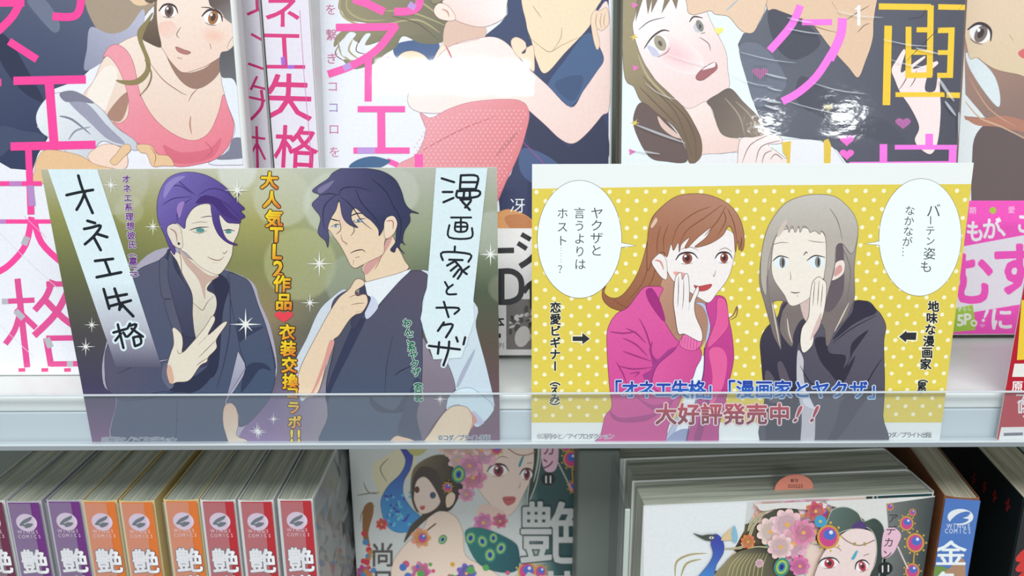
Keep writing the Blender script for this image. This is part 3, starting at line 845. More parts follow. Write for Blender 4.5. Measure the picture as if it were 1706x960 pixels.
for i, (ch, y) in enumerate(zip('を繋ぎココロを', (52, 192, 322, 476, 592, 712, 838))):
    A.t((206, 96, 150) if i != 4 else (150, 120, 190), ch, (500+i*3.5, y), (500+i*3.5, y), 66, 0.004)
A.T = U3
A.T = U2
A.p((54, 96, 140), [(600, 920), (650, 880), (730, 862), (800, 876), (830, 890), (760, 930), (640, 960)])
A.T = V7
A.new('author_lettering').t((240, 244, 250), '冴', (202, 178), (202, 178), 64, 0.004)
A.new('paper_band', 'white paper band with heavy black lettering')
A.grid((243, 241, 238), -700, 800, 272, 830, 1, 1)
A.grid((120, 114, 112), 156, 420, 562, 768, 1, 1)
for k in range(30):
    rr = random.Random(k); g = rr.choice([44, 70, 160, 196, 224])
    A.disc((g, g-4, g-6), (172+rr.random()*110, 585+rr.random()*150), 5+rr.random()*14, 4+rr.random()*10, rr.random()*3, n=10)
A.disc((216, 210, 206), (222, 715), 30, 44, 0.3)
K = (30, 28, 34)
A.new('band_lettering', 'heavy black lettering')
A.s(K, [(20, 366), (188, 362)], 23, sm=False)
A.s(K, [(203, 332), (240, 356)], 20, sm=False); A.s(K, [(218, 296), (256, 318)], 20, sm=False)
A.s(K, [(212, 428), (262, 392), (330, 310)], 24)
A.s(K, [(136, 438), (136, 585)], 26, sm=False)
A.s(K, [(124, 449), (180, 449), (215, 480), (214, 545), (176, 572), (124, 574)], 24)
A.s(K, [(226, 534), (256, 500), (330, 460)], 22); A.s(K, [(262, 500), (264, 600)], 22, sm=False)
A.t(K, '本', (122, 655), (122, 655), 54, 0.03); A.s(K, [(118, 712), (134, 712)], 18, sm=False); A.t((90, 88, 90), '判', (136, 752), (136, 752), 26, 0.0)
A.new(None)

# ---- large comic with the yellow title
b4, w4 = place_face('comic_book', 'large shrink wrapped comic with yellow title, long haired woman and man in charcoal jacket', 'large comics on the upper shelf',
                    1036, 1606, 130, on_z(1450, 612, ZU).y, ZU, None, 0.182, 0.016, R(9), M_COVER_BROWN)
A = Art(b4, front_map(b4), (-w4/2+0.0001, w4/2-0.0014, 0.0003, 0.1817), INK_WRINKLE)
A.T = U4
A.new('printed_background').grid((236, 245, 246), -100, 2200, -1200, 2300, 2, 2)
A.new('printed_figure', 'printed figure of a man in a charcoal jacket')
JK = (92, 94, 108)
A.p(grad((98, 102, 116), (74, 74, 88), (900, 200), (1900, 400)), [(850, -400), (2200, -400), (2200, 2300), (1500, 2300), (1290, 900), (1240, 830), (1150, 775), (1040, 766), (900, 745), (835, 700), (785, 585), (740, 440), (692, 245), (722, 185), (790, 165), (850, 50)], sm=False)
A.p((112, 118, 134), [(700, 260), (800, 240), (900, 330), (960, 460), (880, 560), (790, 580), (740, 440)])
A.p((72, 74, 88), [(860, 60), (1000, 80), (1150, 230), (1010, 330), (900, 250)])
A.p((76, 78, 92), [(1040, 420), (1180, 500), (1300, 620), (1500, 660), (1620, 800), (1400, 760), (1180, 660), (1020, 560)])
A.p((232, 198, 168), [(845, -300), (1440, -300), (1440, 120), (1432, 230), (1395, 340), (1355, 428), (1300, 370), (1200, 260), (1100, 130), (1050, 108), (900, 52), (850, 30)], line=(90, 70, 80))
A.s((150, 110, 96), [(1040, 96), (1080, 130), (1160, 160), (1240, 180)], 5, taper=True)
A.s((120, 90, 80), [(1290, 110), (1350, 70), (1420, 30)], 5, taper=True)
A.s((160, 120, 100), [(1210, 10), (1260, 90)], 5, taper=True)
A.s((160, 120, 100), [(1350, 180), (1390, 140), (1420, 130)], 6, taper=True)
A.new('printed_face')
A.p(grad((252, 246, 246), (246, 220, 216), (200, 60), (420, 420)), [(100, 60), (200, -200), (430, -200), (520, 60), (560, 150), (625, 280), (636, 380), (645, 480), (590, 520), (520, 558), (420, 610), (300, 520), (210, 400), (150, 290)], line=(140, 120, 124))
A.soft((250, 204, 208), (249, 234, 233), (350, 300), 170, 90, 0.5)
A.disc((250, 250, 252), (250, 250), 66, 46, -0.5); A.p((206, 206, 228), [(190, 250), (240, 270), (260, 310), (220, 305)])
A.disc((172, 160, 140), (264, 238), 30, 46, -0.5); A.disc((96, 88, 80), (264, 240), 10, 17, -0.5)
A.s((70, 56, 62), [(175, 268), (220, 205), (275, 168), (315, 172)], 10, taper=True)
A.s((120, 100, 100), [(250, 316), (300, 290), (318, 262)], 4, taper=True)
A.disc((206, 206, 216), (478, 150), 30, 30, 0.4); A.disc((140, 138, 130), (482, 142), 18, 34, -0.4); A.disc((80, 76, 74), (484, 146), 7, 13)
A.s((70, 56, 62), [(425, 122), (450, 92), (500, 100)], 9, taper=True); A.s((120, 100, 100), [(490, 185), (512, 180)], 4)
A.s((110, 92, 92), [(145, 165), (205, 118), (290, 96)], 5, taper=True)
A.s((130, 104, 104), [(480, 205), (530, 240), (542, 282)], 5, taper=True)
A.p((170, 104, 108), [(462, 420), (490, 385), (540, 352), (570, 345), (578, 378), (545, 410), (500, 442), (468, 440)], line=(110, 70, 74))
A.p((250, 240, 240), [(495, 385), (560, 345), (568, 360), (555, 372)])
A.new('printed_hand')
A.p((236, 204, 176), [(415, -200), (860, -200), (846, 30), (815, 110), (780, 176), (740, 182), (700, 160), (640, 92), (570, 80), (540, 60), (480, 76), (430, 78), (412, 30)], line=(120, 96, 90))
A.s((180, 190, 200), [(625, 60), (660, 30), (700, -10)], 9, taper=True)
A.new('printed_figure', 'printed figure of a woman with long brown hair')
A.p(grad((250, 232, 226), (246, 214, 206), (450, 560), (560, 850)), [(330, 540), (420, 600), (520, 560), (560, 640), (600, 730), (700, 770), (700, 830), (560, 850), (480, 860), (430, 760), (380, 640)], line=(150, 130, 130))
A.p((240, 240, 244), [(480, 862), (600, 848), (700, 850), (680, 960), (470, 960)], line=(130, 126, 136))
A.new('printed_hair')
A.p(grad((108, 94, 88), (140, 124, 108), (560, 560), (800, 720)), [(522, 560), (580, 520), (650, 488), (720, 560), (800, 640), (830, 700), (830, 760), (740, 756), (660, 760), (600, 735), (570, 660), (550, 600)], line=(110, 94, 90))
for q in ([(620, 540), (700, 640), (730, 750)], [(680, 560), (770, 650), (800, 750)]): A.s((168, 154, 136), q, 9, taper=True)
A.p(grad((160, 146, 112), (120, 98, 78), (150, 300), (400, 700)), [(62, -200), (160, -200), (130, 60), (112, 150), (150, 290), (220, 420), (320, 520), (400, 600), (450, 680), (490, 770), (490, 860), (450, 900), (420, 890), (400, 800), (340, 700), (250, 630), (160, 560), (120, 480), (62, 380)], line=(96, 80, 72))
A.p((104, 84, 80), [(170, 566), (240, 620), (320, 690), (390, 790), (410, 890), (300, 890), (200, 860), (120, 700), (130, 600)], line=(84, 66, 64))
A.p((228, 196, 184), [(250, 640), (300, 690), (380, 760), (330, 750), (270, 700)])
for q in ([(170, 420), (260, 520), (360, 640), (440, 860)], [(150, 480), (260, 590), (350, 680)], [(300, 540), (400, 640), (455, 760), (462, 880)]): A.s((104, 84, 70), q, 6, taper=True)
A.s((184, 168, 134), [(140, 300), (200, 430), (330, 560)], 14, taper=True)
for a, b in (((150, -60), (128, 120)), ((200, -60), (196, 78)), ((232, -60), (214, 70)), ((300, -60), (272, 72)), ((345, -60), (352, 50))):
    A.p((138, 120, 96), [(a[0]-20, -200), (a[0]+24, -200), (a[0]+16, 0), b, (a[0]-12, 0)], sm=False, line=(100, 84, 74))
A.new('printed_hand')
A.p((250, 234, 230), [(690, 900), (705, 770), (780, 756), (870, 740), (930, 760), (930, 790), (860, 800), (900, 830), (950, 870), (970, 888), (960, 960), (690, 960)], line=(130, 100, 100))
for q in ([(860, 745), (760, 800), (715, 900)], [(925, 775), (820, 810), (790, 900)], [(880, 830), (840, 850), (825, 900)], [(940, 880), (900, 850), (870, 880)]): A.s((140, 104, 104), q, 5, taper=True)
A.new('printed_mug')
A.p((242, 242, 248), [(935, 780), (1000, 768), (1110, 772), (1170, 790), (1230, 830), (1300, 960), (1300, 1100), (950, 1100), (968, 890)], line=(170, 160, 170))
A.p((236, 200, 70), [(935, 785), (985, 778), (975, 960), (965, 960), (962, 870), (940, 840)], sm=False)
A.p((236, 200, 70), [(1165, 775), (1190, 765), (1205, 800), (1200, 1000), (1166, 1000)], sm=False)
head(A, (234, 202, 172), (58, 54, 66), (1120, -330), 220, 270)
A.new('printed_hair').p((140, 122, 98), [(62, -100), (100, -260), (210, -370), (360, -380), (480, -300), (540, -160), (520, -20), (440, -30), (400, -140), (250, -170), (160, -60)], line=(100, 84, 74))
A.new('printed_hearts')
for (x, y, w, h, cc) in ((1292, 772, 80, 66, (250, 112, 214)), (1292, 850, 80, 62, (250, 112, 214)), (815, 402, 86, 70, (196, 112, 168)), (1190, 592, 54, 44, (170, 160, 110)), (588, 170, 50, 46, (244, 236, 130))):
    A.again(); A.heart(cc, (x, y), w, h)
for k in range(7): A.s(JK, [(782+k*11, 360), (782+k*11, 445)], 3.4, sm=False)
for (x, y) in ((125, 30), (130, 375), (110, 838)): A.p((232, 120, 190), [(x-18, y-18), (x+4, y-8), (x+20, y-2), (x+2, y+8), (x-14, y+18)], sm=False)
for (x, y) in ((120, 205), (125, 678)): A.star((x, y), 26, (232, 206, 90), n=3, w=5)
A.T = U5
A.again(); A.heart((214, 110, 190), (676, 678), 84, 66)
for k in range(7): A.s(JK, [(643+k*11, 640), (643+k*11, 720)], 3.4, sm=False)
A.new('printed_hand')
A.p((250, 232, 230), [(612, 385), (640, 330), (678, 272), (690, 290), (672, 350), (668, 400), (730, 350), (790, 310), (796, 322), (730, 380), (850, 340), (862, 336), (870, 352), (830, 390), (805, 440), (800, 500), (850, 500), (865, 430), (880, 405), (880, 500), (884, 620), (868, 780), (830, 850), (770, 820), (740, 770), (764, 700), (720, 600), (660, 510), (630, 440)], line=(110, 86, 96))
for q in ([(700, 385), (690, 440), (650, 500)], [(750, 390), (740, 440), (715, 480)]): A.s((140, 104, 110), q, 6, taper=True)
A.new('title_lettering', 'magenta and yellow title lettering')
Y = (250, 206, 52); Mg = (252, 122, 232)
A.s(Y, [(542, 36), (830, 40)], 34, sm=False); A.s(Y, [(870, 38), (1060, 42)], 30, sm=False)
A.s(Y, [(594, 142), (584, 580)], 42, sm=False); A.s(Y, [(634, 522), (905, 522)], 26, sm=False); A.s(Y, [(915, 524), (1060, 528)], 30, sm=False)
A.s(Y, [(706, 148), (705, 420)], 32, sm=False); A.s(Y, [(690, 416), (836, 414)], 30, sm=False); A.s(Y, [(828, 30), (822, 420)], 34, sm=False)
A.s(Y, [(750, 165), (830, 165)], 28, sm=False); A.s(Y, [(700, 288), (840, 290)], 28, sm=False)
A.s(Y, [(868, 168), (960, 166)], 30, sm=False); A.s(Y, [(944, 152), (934, 430)], 34, sm=False); A.s(Y, [(868, 290), (945, 290)], 26, sm=False); A.s(Y, [(864, 416), (950, 416)], 28, sm=False)
A.s(Mg, [(110, 30), (60, 140), (-60, 280)], 42); A.s(Mg, [(118, 124), (285, 122)], 32, sm=False)
A.s(Mg, [(342, 100), (330, 200), (270, 330)], 50); A.s(Mg, [(285, 290), (200, 420), (100, 510), (10, 560)], 42)
A.s(Mg, [(568, 795), (566, 1100)], 42, sm=False); A.s(Mg, [(630, 812), (1040, 812)], 26, sm=False); A.s(Mg, [(820, 738), (820, 800)], 42, sm=False); A.s(Mg, [(950, 820), (940, 1100)], 42, sm=False)
A.s(Mg, [(380, 905), (1000, 900)], 24, sm=False)
for q in ([(800, 50), (780, 90), (700, 105)], [(880, 150), (800, 230), (690, 340)], [(1010, 20), (980, 60)]): A.s((58, 54, 66), q, 4, taper=True)
A.new('volume_number').s((250, 250, 248), [(432, 30), (432, 142)], 17, sm=False); A.s((250, 250, 248), [(412, 52), (434, 38)], 9, sm=False)
A.T = V8
A.new('paper_band', 'pink paper band')
A.grid((250, 84, 190), -1100, 70, 560, 640+30, 1, 1)
A.new(None)
# folds of the shrink wrap, their glare streaks put in as white haze
fl = Art(b4, A.map, A.clip, clear_mat('folded_film_glare', (1, 1, 1, 1), 1.6, 0.42), base=0.0010)
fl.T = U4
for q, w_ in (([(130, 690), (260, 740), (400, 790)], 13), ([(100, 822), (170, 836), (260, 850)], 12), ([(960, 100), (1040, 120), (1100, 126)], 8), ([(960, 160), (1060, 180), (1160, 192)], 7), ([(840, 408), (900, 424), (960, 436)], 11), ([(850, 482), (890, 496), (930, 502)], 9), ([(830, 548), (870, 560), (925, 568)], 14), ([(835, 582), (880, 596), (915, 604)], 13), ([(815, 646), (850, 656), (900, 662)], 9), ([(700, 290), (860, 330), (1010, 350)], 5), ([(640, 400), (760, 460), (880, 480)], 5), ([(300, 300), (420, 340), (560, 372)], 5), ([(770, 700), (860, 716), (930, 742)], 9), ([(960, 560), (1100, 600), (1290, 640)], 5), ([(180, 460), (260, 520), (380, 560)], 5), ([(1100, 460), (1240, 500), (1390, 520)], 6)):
    fl.new('film_fold_glare').s((255, 255, 255), q, w_, taper=True)
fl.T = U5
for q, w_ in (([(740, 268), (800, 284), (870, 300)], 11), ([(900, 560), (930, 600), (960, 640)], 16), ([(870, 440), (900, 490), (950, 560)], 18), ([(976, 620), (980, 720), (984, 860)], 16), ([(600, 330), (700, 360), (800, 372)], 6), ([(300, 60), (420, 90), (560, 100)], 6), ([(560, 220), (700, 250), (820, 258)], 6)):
    fl.new('film_fold_glare').s((255, 255, 255), q, w_, taper=True)
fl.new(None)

# ---- large comic at the right edge with a pink band
b5, w5 = place_face('comic_book', 'large comic at the right frame edge wearing a pink and white paper band', 'large comics on the upper shelf',
                    1560, 1560+520, 300, on_z(1650, 566, ZU).y, ZU, None, 0.182, 0.014, R(9), M_COVER_W)
A = Art(b5, front_map(b5), (-w5/2, w5/2-0.0017, 0.0003, 0.1817), INK_FILM)
A.T = U5
A.new('printed_background').grid((232, 238, 240), 800, 3000, -1200, 2300, 2, 2)
A.new('printed_hair')
A.p(grad((176, 138, 122), (140, 116, 108), (1100, 300), (1300, 700)), [(1020, -400), (2600, -400), (2600, 1300), (1100, 1300), (1060, 860), (1100, 720), (1180, 700), (1020, 660), (1012, 640), (1130, 650), (1020, 520), (1015, 300)], sm=False)
A.p((104, 88, 88), [(1110, 700), (1210, 690), (1400, 800), (1700, 900), (1700, 1250), (1120, 1250), (1058, 850)])
A.p((226, 236, 240), [(1026, 290), (1110, 340), (1180, 420), (1210, 520), (1200, 590), (1120, 500), (1040, 370)])
A.p((186, 128, 106), [(1015, 640), (1100, 655), (1250, 640), (1420, 700), (1420, 740), (1200, 700), (1080, 690)])
A.s((216, 180, 150), [(1020, 560), (1100, 650), (1220, 700), (1420, 800)], 9, taper=True)
A.s((206, 160, 136), [(1040, 430), (1150, 600), (1300, 700)], 8, taper=True)
A.new('printed_face')
A.p(grad((236, 208, 180), (228, 206, 172), (1100, 0), (1200, 400)), [(1020, -300), (1800, -300), (1800, 300), (1420, 420), (1300, 408), (1180, 380), (1090, 320), (1030, 270)], line=(160, 120, 100))
eye(A, 1100, 185, 120, 120, (128, 110, 104), 0.5)
A.s((180, 130, 110), [(1260, 190), (1285, 225)], 6, taper=True); A.p((220, 110, 110), [(1310, 290), (1360, 262), (1420, 262), (1420, 320), (1340, 322)])
A.new('printed_hair').p((150, 118, 104), [(1020, -40), (1040, -300), (1200, -440), (1500, -480), (1780, -400), (1860, -100), (1800, 200), (1740, -60), (1600, -200), (1400, -140), (1200, -180), (1090, -30)], line=(110, 84, 74))
A.new('paper_band', 'pink and white paper band round the comic')
A.T = V8
A.grid((253, 88, 196), -60, 1100, 126, 562, 1, 1)
A.p((243, 238, 246), [(-60, 300), (90, 275), (290, 238), (1100, 110), (1100, 330), (290, 462), (60, 500), (-60, 520)], sm=False)
A.new('band_lettering', 'white and pink lettering on the band')
A.t((248, 244, 250), 'もが、こ', (126, 226), (288, 200), 62, 0.03, vert=False, sy=1.2)
A.t((253, 88, 196), 'むす', (112, 380), (258, 348), 160, 0.035, vert=False, sy=1.15)
A.t((248, 244, 250), 'に', (212, 512), (212, 512), 80, 0.03, vert=False)
A.t((248, 244, 250), '!', (160, 500), (160, 500), 60, 0.03, vert=False, rot=0.4)
A.t((255, 200, 236), '期愛', (118, 158), (245, 156), 24, 0.01, vert=False)
A.new('green_badge', 'green badge reading 5P')
A.new('green_dot').disc((178, 206, 66), (184, 158), 11, 11)
A.new('green_badge', 'green badge reading 5P')
A.p((170, 210, 70), [(50, 480), (118, 466), (128, 530), (126, 548), (50, 556)], sm=False)
A.t((245, 250, 235), 'ずらし', (76, 482), (108, 478), 16, 0.01, vert=False)
A.t((245, 250, 235), '5P', (78, 516), (102, 512), 52, 0.03, vert=False)
A.disc((245, 250, 235), (122, 526), 11); A.disc((170, 210, 70), (122, 526), 6)
A.heart((252, 150, 220), (150, 534), 18, 14)
A.new(None)
# ---------------------------------------------------------------- picture cards in the rail
def card(pxs, label, name='picture_card', yc=0.2590, lean=0.0):
    """corner pixels: top left, top right, bottom right, bottom left; the card leans back by lean about its foot"""
    z0 = (on_y(*pxs[2], yc).z + on_y(*pxs[3], yc).z)/2
    rt = Matrix.Translation((0, yc, z0)) @ Matrix.Rotation(-lean, 4, 'X')
    iv = rt.inverted(); c_ = iv @ CAM; P = []
    for x, y in pxs:
        d_ = iv.to_3x3() @ ray(x, y); P.append(c_ + d_*(-c_.y/d_.y))
    print('CARD', [tuple(round(v*1000, 1) for v in p) for p in P])
    cx = (P[0].x+P[1].x+P[2].x+P[3].x)/4; zb = (P[2].z+P[3].z)/2; zt = (P[0].z+P[1].z)/2
    ww = ((P[1].x-P[0].x)+(P[2].x-P[3].x))/2
    rollc = math.atan2((P[1].z-P[0].z)+(P[2].z-P[3].z), (P[1].x-P[0].x)+(P[2].x-P[3].x))
    r = thing(name, (0, 0, 0), label, 'card', 'picture cards in the clear rail')
    r.matrix_world = rt @ Matrix.Translation((cx, 0, zb)) @ Matrix.Rotation(-rollc, 4, 'Y')
    h = zt-zb
    MB().box(-ww/2, ww/2, 0, 0.0004, 0, h, 0.00005).build('paper_sheet', M_CARDEDGE, r)
    return r, ww, h

c1, cw, chh = card([(68, 283), (828, 278), (833, 738), (155, 740)], 'left picture card with two illustrated men on an olive and violet ground', yc=0.2593, lean=R(-2.7))
A = Art(c1, front_map(c1), (-cw/2, cw/2, 0, chh), INK_CARD)
A.T = (0, 0, 1)
BOK = [(470, 330, 50, (205, 208, 186), .55), (560, 340, 56, (214, 218, 205), .55), (500, 440, 62, (186, 188, 136), .6), (660, 320, 40, (205, 208, 196), .5), (215, 350, 26, (190, 190, 160), .5), (395, 285, 34, (224, 226, 220), .7), (590, 470, 50, (170, 180, 160), .5), (820, 390, 40, (200, 205, 200), .5), (838, 480, 26, (150, 150, 130), .5), (190, 300, 60, (206, 206, 190), .4)]
def bg1(x, y):
    t = (y-278)/460.0
    L = ramp([(0, (196, 192, 170)), (.18, (150, 150, 88)), (.4, (104, 108, 72)), (.6, (78, 76, 78)), (.8, (70, 66, 96)), (1, (122, 84, 128))], t)
    M = ramp([(0, (206, 206, 186)), (.2, (168, 164, 100)), (.35, (138, 140, 88)), (.55, (150, 132, 100)), (.7, (96, 92, 84)), (.85, (118, 102, 142)), (1, (148, 120, 166))], t)
    Q = ramp([(0, (192, 192, 180)), (.25, (150, 160, 130)), (.45, (84, 96, 76)), (.65, (96, 84, 74)), (.85, (112, 84, 96)), (1, (118, 80, 108))], t)
    C = ramp([(0, (196, 200, 186)), (.3, (150, 156, 120)), (.45, (128, 130, 110)), (.6, (98, 100, 90)), (.8, (150, 142, 160)), (1, (150, 142, 150))], t)
    if x < 430: c = mixc(L, M, (x-200)/200.0) if x > 200 else L
    elif x < 560: c = mixc(M, C, (x-450)/90.0)
    else: c = mixc(C, Q, (x-600)/120.0)
    for bx, by, r, bc, a in BOK:
        d = math.hypot(x-bx, y-by)
        if d < r: c = mixc(c, bc, a*min(1, (r-d)/4.0))
    return c
A.new('printed_background', 'printed olive to purple ground with round light spots').grid(bg1, 50, 850, 268, 750, 210, 126)
A.T = C1
def glow(A, pts, c1, steps=3, w=26):
    for i in range(steps): A.s(c1[i], pts, w*(steps-i)/steps, sm=True)
A.new('printed_figure', 'printed man with violet hair in a charcoal suit')
J1 = (80, 84, 110); J2 = (56, 58, 84)
A.p((178, 172, 190), [(600, 700), (430, 1165), (415, 1400), (495, 1500), (505, 1800), (1230, 1800), (1250, 1720), (1330, 1600), (1400, 1480), (1482, 1330), (1450, 1080), (1378, 900), (1330, 775), (1150, 690), (840, 560)])
A.p(grad((90, 92, 116), (70, 84, 112), (700, 600), (1000, 1700)), [(835, 580), (760, 640), (620, 710), (560, 860), (440, 1165), (425, 1330), (440, 1430), (500, 1500), (512, 1800), (1225, 1800), (1190, 1700), (1165, 1510), (1290, 1300), (1470, 1330), (1425, 1080), (1365, 920), (1320, 785), (1250, 735), (1140, 700), (1080, 740), (900, 700)], line=(44, 44, 66), w=3)
A.p(grad((82, 88, 112), (70, 86, 114), (1300, 800), (1400, 1500)), [(1180, 730), (1260, 740), (1320, 785), (1368, 920), (1425, 1080), (1472, 1330), (1440, 1480), (1360, 1590), (1290, 1655), (1245, 1660), (1250, 1600), (1225, 1545), (1172, 1515), (1230, 1430), (1292, 1310), (1260, 1200), (1240, 1100), (1200, 900)], line=(44, 44, 66), w=3)
A.p(grad((188, 188, 200), (150, 150, 176), (1240, 1200), (1190, 1480)), [(1243, 1200), (1285, 1275), (1288, 1305), (1230, 1400), (1172, 1490), (1200, 1380)], sm=False, line=(60, 60, 80))
A.p((58, 60, 86), [(835, 580), (800, 640), (850, 800), (890, 1000), (905, 1200), (980, 1300), (1100, 1250), (1110, 1050), (1140, 760), (1100, 735), (1080, 760), (960, 860)])
A.p(grad(J1, J2, (860, 700), (960, 1300)), [(835, 585), (860, 700), (960, 850), (965, 1000), (978, 1110), (900, 1090), (860, 950), (815, 760), (812, 640)], line=(34, 36, 58))
A.p((46, 48, 74), [(1085, 745), (1140, 730), (1190, 800), (1150, 960), (1120, 1300), (1060, 1340), (1105, 1000), (1100, 850)])
A.p((90, 92, 114), [(762, 645), (812, 640), (815, 760), (862, 950), (900, 1090), (870, 1130), (790, 900), (835, 880), (775, 860)], line=(40, 40, 62))
A.p((44, 50, 76), [(780, 1290), (860, 1330), (900, 1390), (1050, 1300), (1120, 1180), (1115, 1300), (1000, 1440), (860, 1450), (790, 1420)])
A.p(grad((92, 88, 112), (76, 84, 112), (500, 1250), (800, 1450)), [(440, 1170), (560, 1180), (760, 1255), (815, 1260), (830, 1430), (760, 1450), (540, 1495), (450, 1440), (425, 1330)], line=(54, 52, 76))
A.s((60, 58, 82), [(500, 1340), (590, 1300), (700, 1280), (810, 1258)], 5, taper=True)
A.s((206, 204, 216), [(690, 1282), (760, 1262), (815, 1252)], 4, taper=True)
A.p((104, 106, 128), [(790, 1280), (830, 1290), (850, 1400), (820, 1430), (775, 1360)])
A.p((54, 62, 88), [(1240, 1010), (1290, 1060), (1400, 1050), (1300, 1110), (1250, 1140)])
A.p((50, 60, 88), [(1300, 1290), (1400, 1275), (1445, 1320), (1380, 1310), (1310, 1400), (1260, 1450)])
A.s((50, 58, 84), [(1190, 740), (1195, 900), (1190, 1100), (1150, 1300), (1110, 1430)], 5, taper=True)
A.s((50, 58, 84), [(870, 1500), (860, 1800)], 4); A.s((50, 60, 86), [(520, 1510), (700, 1490), (880, 1450), (1100, 1490)], 5, taper=True)
A.disc((58, 66, 92), (868, 1628), 9)
A.new('printed_skin')
SK1 = (236, 226, 208)
A.p(grad(SK1, (216, 208, 190), (1000, 700), (1030, 1100)), [(840, 580), (1110, 720), (1090, 760), (1052, 820), (1105, 860), (1102, 960), (1000, 1110), (980, 1100), (965, 980), (962, 850), (905, 730), (870, 650)], line=(120, 90, 90))
A.p((206, 176, 162), [(890, 580), (960, 650), (1060, 730), (1125, 735), (1085, 765), (1045, 800), (1040, 880), (1000, 760), (920, 660)])
A.s((140, 108, 100), [(880, 580), (895, 650), (895, 750)], 4, taper=True)
A.s((130, 108, 96), [(965, 900), (1010, 940), (1030, 945), (1055, 900), (1095, 860)], 4, taper=True)
A.p(SK1, [(830, 1212), (848, 1160), (845, 1100), (840, 1065), (855, 1056), (895, 1095), (905, 1150), (902, 1208), (960, 1150), (1035, 1060), (1085, 985), (1102, 1010), (1060, 1100), (1150, 1025), (1175, 1030), (1112, 1125), (1112, 1180), (1062, 1235), (1052, 1265), (1010, 1290), (945, 1378), (870, 1390), (830, 1395), (808, 1300)], line=(120, 90, 84), w=3)
A.p((226, 180, 156), [(815, 1285), (835, 1300), (850, 1380), (825, 1396), (806, 1330)])
for q in ([(905, 1205), (880, 1215), (870, 1190)], [(1110, 1130), (1050, 1190), (1000, 1240)], [(1060, 1100), (1000, 1160)], [(1060, 1240), (1010, 1270), (990, 1290)]): A.s((140, 104, 94), q, 4, taper=True)
A.p(grad((222, 190, 164), (232, 218, 200), (1180, 1540), (1250, 1800)), [(1160, 1540), (1200, 1520), (1235, 1560), (1245, 1650), (1235, 1720), (1300, 1750), (1310, 1800), (1210, 1800), (1165, 1700), (1150, 1620)], line=(110, 84, 80))
A.new('printed_face')
A.p(SK1, [(860, 420), (905, 330), (980, 290), (1090, 290), (1200, 360), (1250, 410), (1245, 470), (1215, 540), (1205, 610), (1170, 680), (1130, 725), (1090, 722), (1010, 680), (930, 600), (885, 560)], line=(130, 100, 96))
A.p((232, 220, 204), [(806, 470), (812, 425), (850, 415), (890, 440), (905, 540), (895, 568), (865, 560), (830, 530)], line=(120, 90, 90))
A.s((180, 140, 128), [(825, 445), (860, 470), (870, 530)], 9, taper=True)
A.disc((54, 48, 60), (880, 538), 8)
A.s((70, 64, 76), [(945, 455), (1000, 440), (1065, 436)], 7, taper=True); A.disc((84, 150, 150), (1012, 456), 26, 13); A.s((70, 64, 76), [(960, 462), (1010, 474), (1055, 458)], 3, taper=True)
A.s((70, 64, 76), [(1150, 458), (1190, 452), (1225, 462)], 7, taper=True); A.disc((84, 150, 150), (1185, 466), 20, 10)
A.s((110, 86, 96), [(960, 415), (1010, 405), (1060, 408)], 3, taper=True); A.s((80, 60, 90), [(1015, 378), (1060, 370), (1090, 372)], 5, taper=True)
A.s((150, 116, 106), [(1180, 580), (1160, 600), (1150, 590)], 5, taper=True)
A.s((140, 90, 88), [(1055, 618), (1090, 635), (1130, 640), (1160, 618)], 5, taper=True); A.s((170, 130, 120), [(1085, 655), (1120, 658)], 4, taper=True)
A.new('printed_hair')
H1 = (96, 80, 158)
A.p(grad((122, 108, 184), (78, 58, 132), (850, 150), (1150, 420)), [(850, 605), (822, 560), (790, 480), (752, 390), (748, 280), (775, 190), (830, 125), (930, 98), (1050, 118), (1160, 185), (1222, 260), (1250, 230), (1240, 275), (1285, 322), (1262, 338), (1288, 372), (1262, 388), (1255, 412), (1210, 412), (1175, 405), (1130, 360), (1140, 430), (1175, 510), (1242, 545), (1190, 538), (1130, 490), (1095, 420), (1080, 340), (1070, 295), (1010, 298), (960, 330), (925, 390), (915, 445), (870, 412), (815, 428), (808, 470), (835, 530), (858, 575)], line=(48, 36, 84), w=3)
for q in ([(800, 200), (880, 180), (960, 230)], [(860, 130), (920, 190), (985, 240)], [(1000, 240), (1080, 200), (1170, 220), (1230, 280)], [(1010, 250), (1090, 250), (1180, 300), (1260, 380)], [(780, 300), (850, 260), (960, 250)], [(870, 400), (880, 320), (960, 260)]):
    A.s((64, 48, 116), q, 6, taper=True)
A.p((150, 136, 200), [(800, 180), (860, 130), (920, 125), (850, 180), (790, 260)]); A.p((70, 46, 120), [(985, 290), (1040, 240), (1130, 270), (1200, 350), (1250, 400), (1150, 360), (1080, 290)])
A.p((160, 130, 196), [(868, 330), (880, 290), (915, 280), (905, 320), (885, 380)])
A.new('printed_figure', 'printed man with dark blue hair in a white shirt and waistcoat')
A.T = C3
VS = (74, 82, 112)
A.p((214, 222, 232), [(540, 820), (420, 900), (360, 980), (300, 1120), (230, 1260), (230, 1340), (260, 1500), (300, 1490), (370, 1460), (420, 1300), (520, 1000)], line=(100, 100, 130))
A.p(grad((226, 236, 242), (206, 222, 234), (1100, 500), (1300, 1500)), [(1010, 700), (1330, 900), (1340, 1050), (1400, 1280), (1450, 1500), (1445, 1560), (1380, 1650), (1330, 1660), (1300, 1560), (1160, 1560), (1190, 1480), (1215, 1440), (1190, 1350), (1090, 1250), (1000, 1000)], line=(110, 120, 140))
A.p((214, 232, 240), [(1190, 1460), (1300, 1425), (1400, 1490), (1448, 1540), (1440, 1580), (1385, 1640), (1340, 1630), (1300, 1570), (1230, 1530), (1155, 1545)], line=(100, 110, 130))
A.p((176, 184, 204), [(1330, 1190), (1320, 1240), (1240, 1410), (1220, 1410), (1260, 1310)])
A.p((196, 200, 222), [(1330, 1570), (1390, 1640), (1340, 1650), (1310, 1600)])
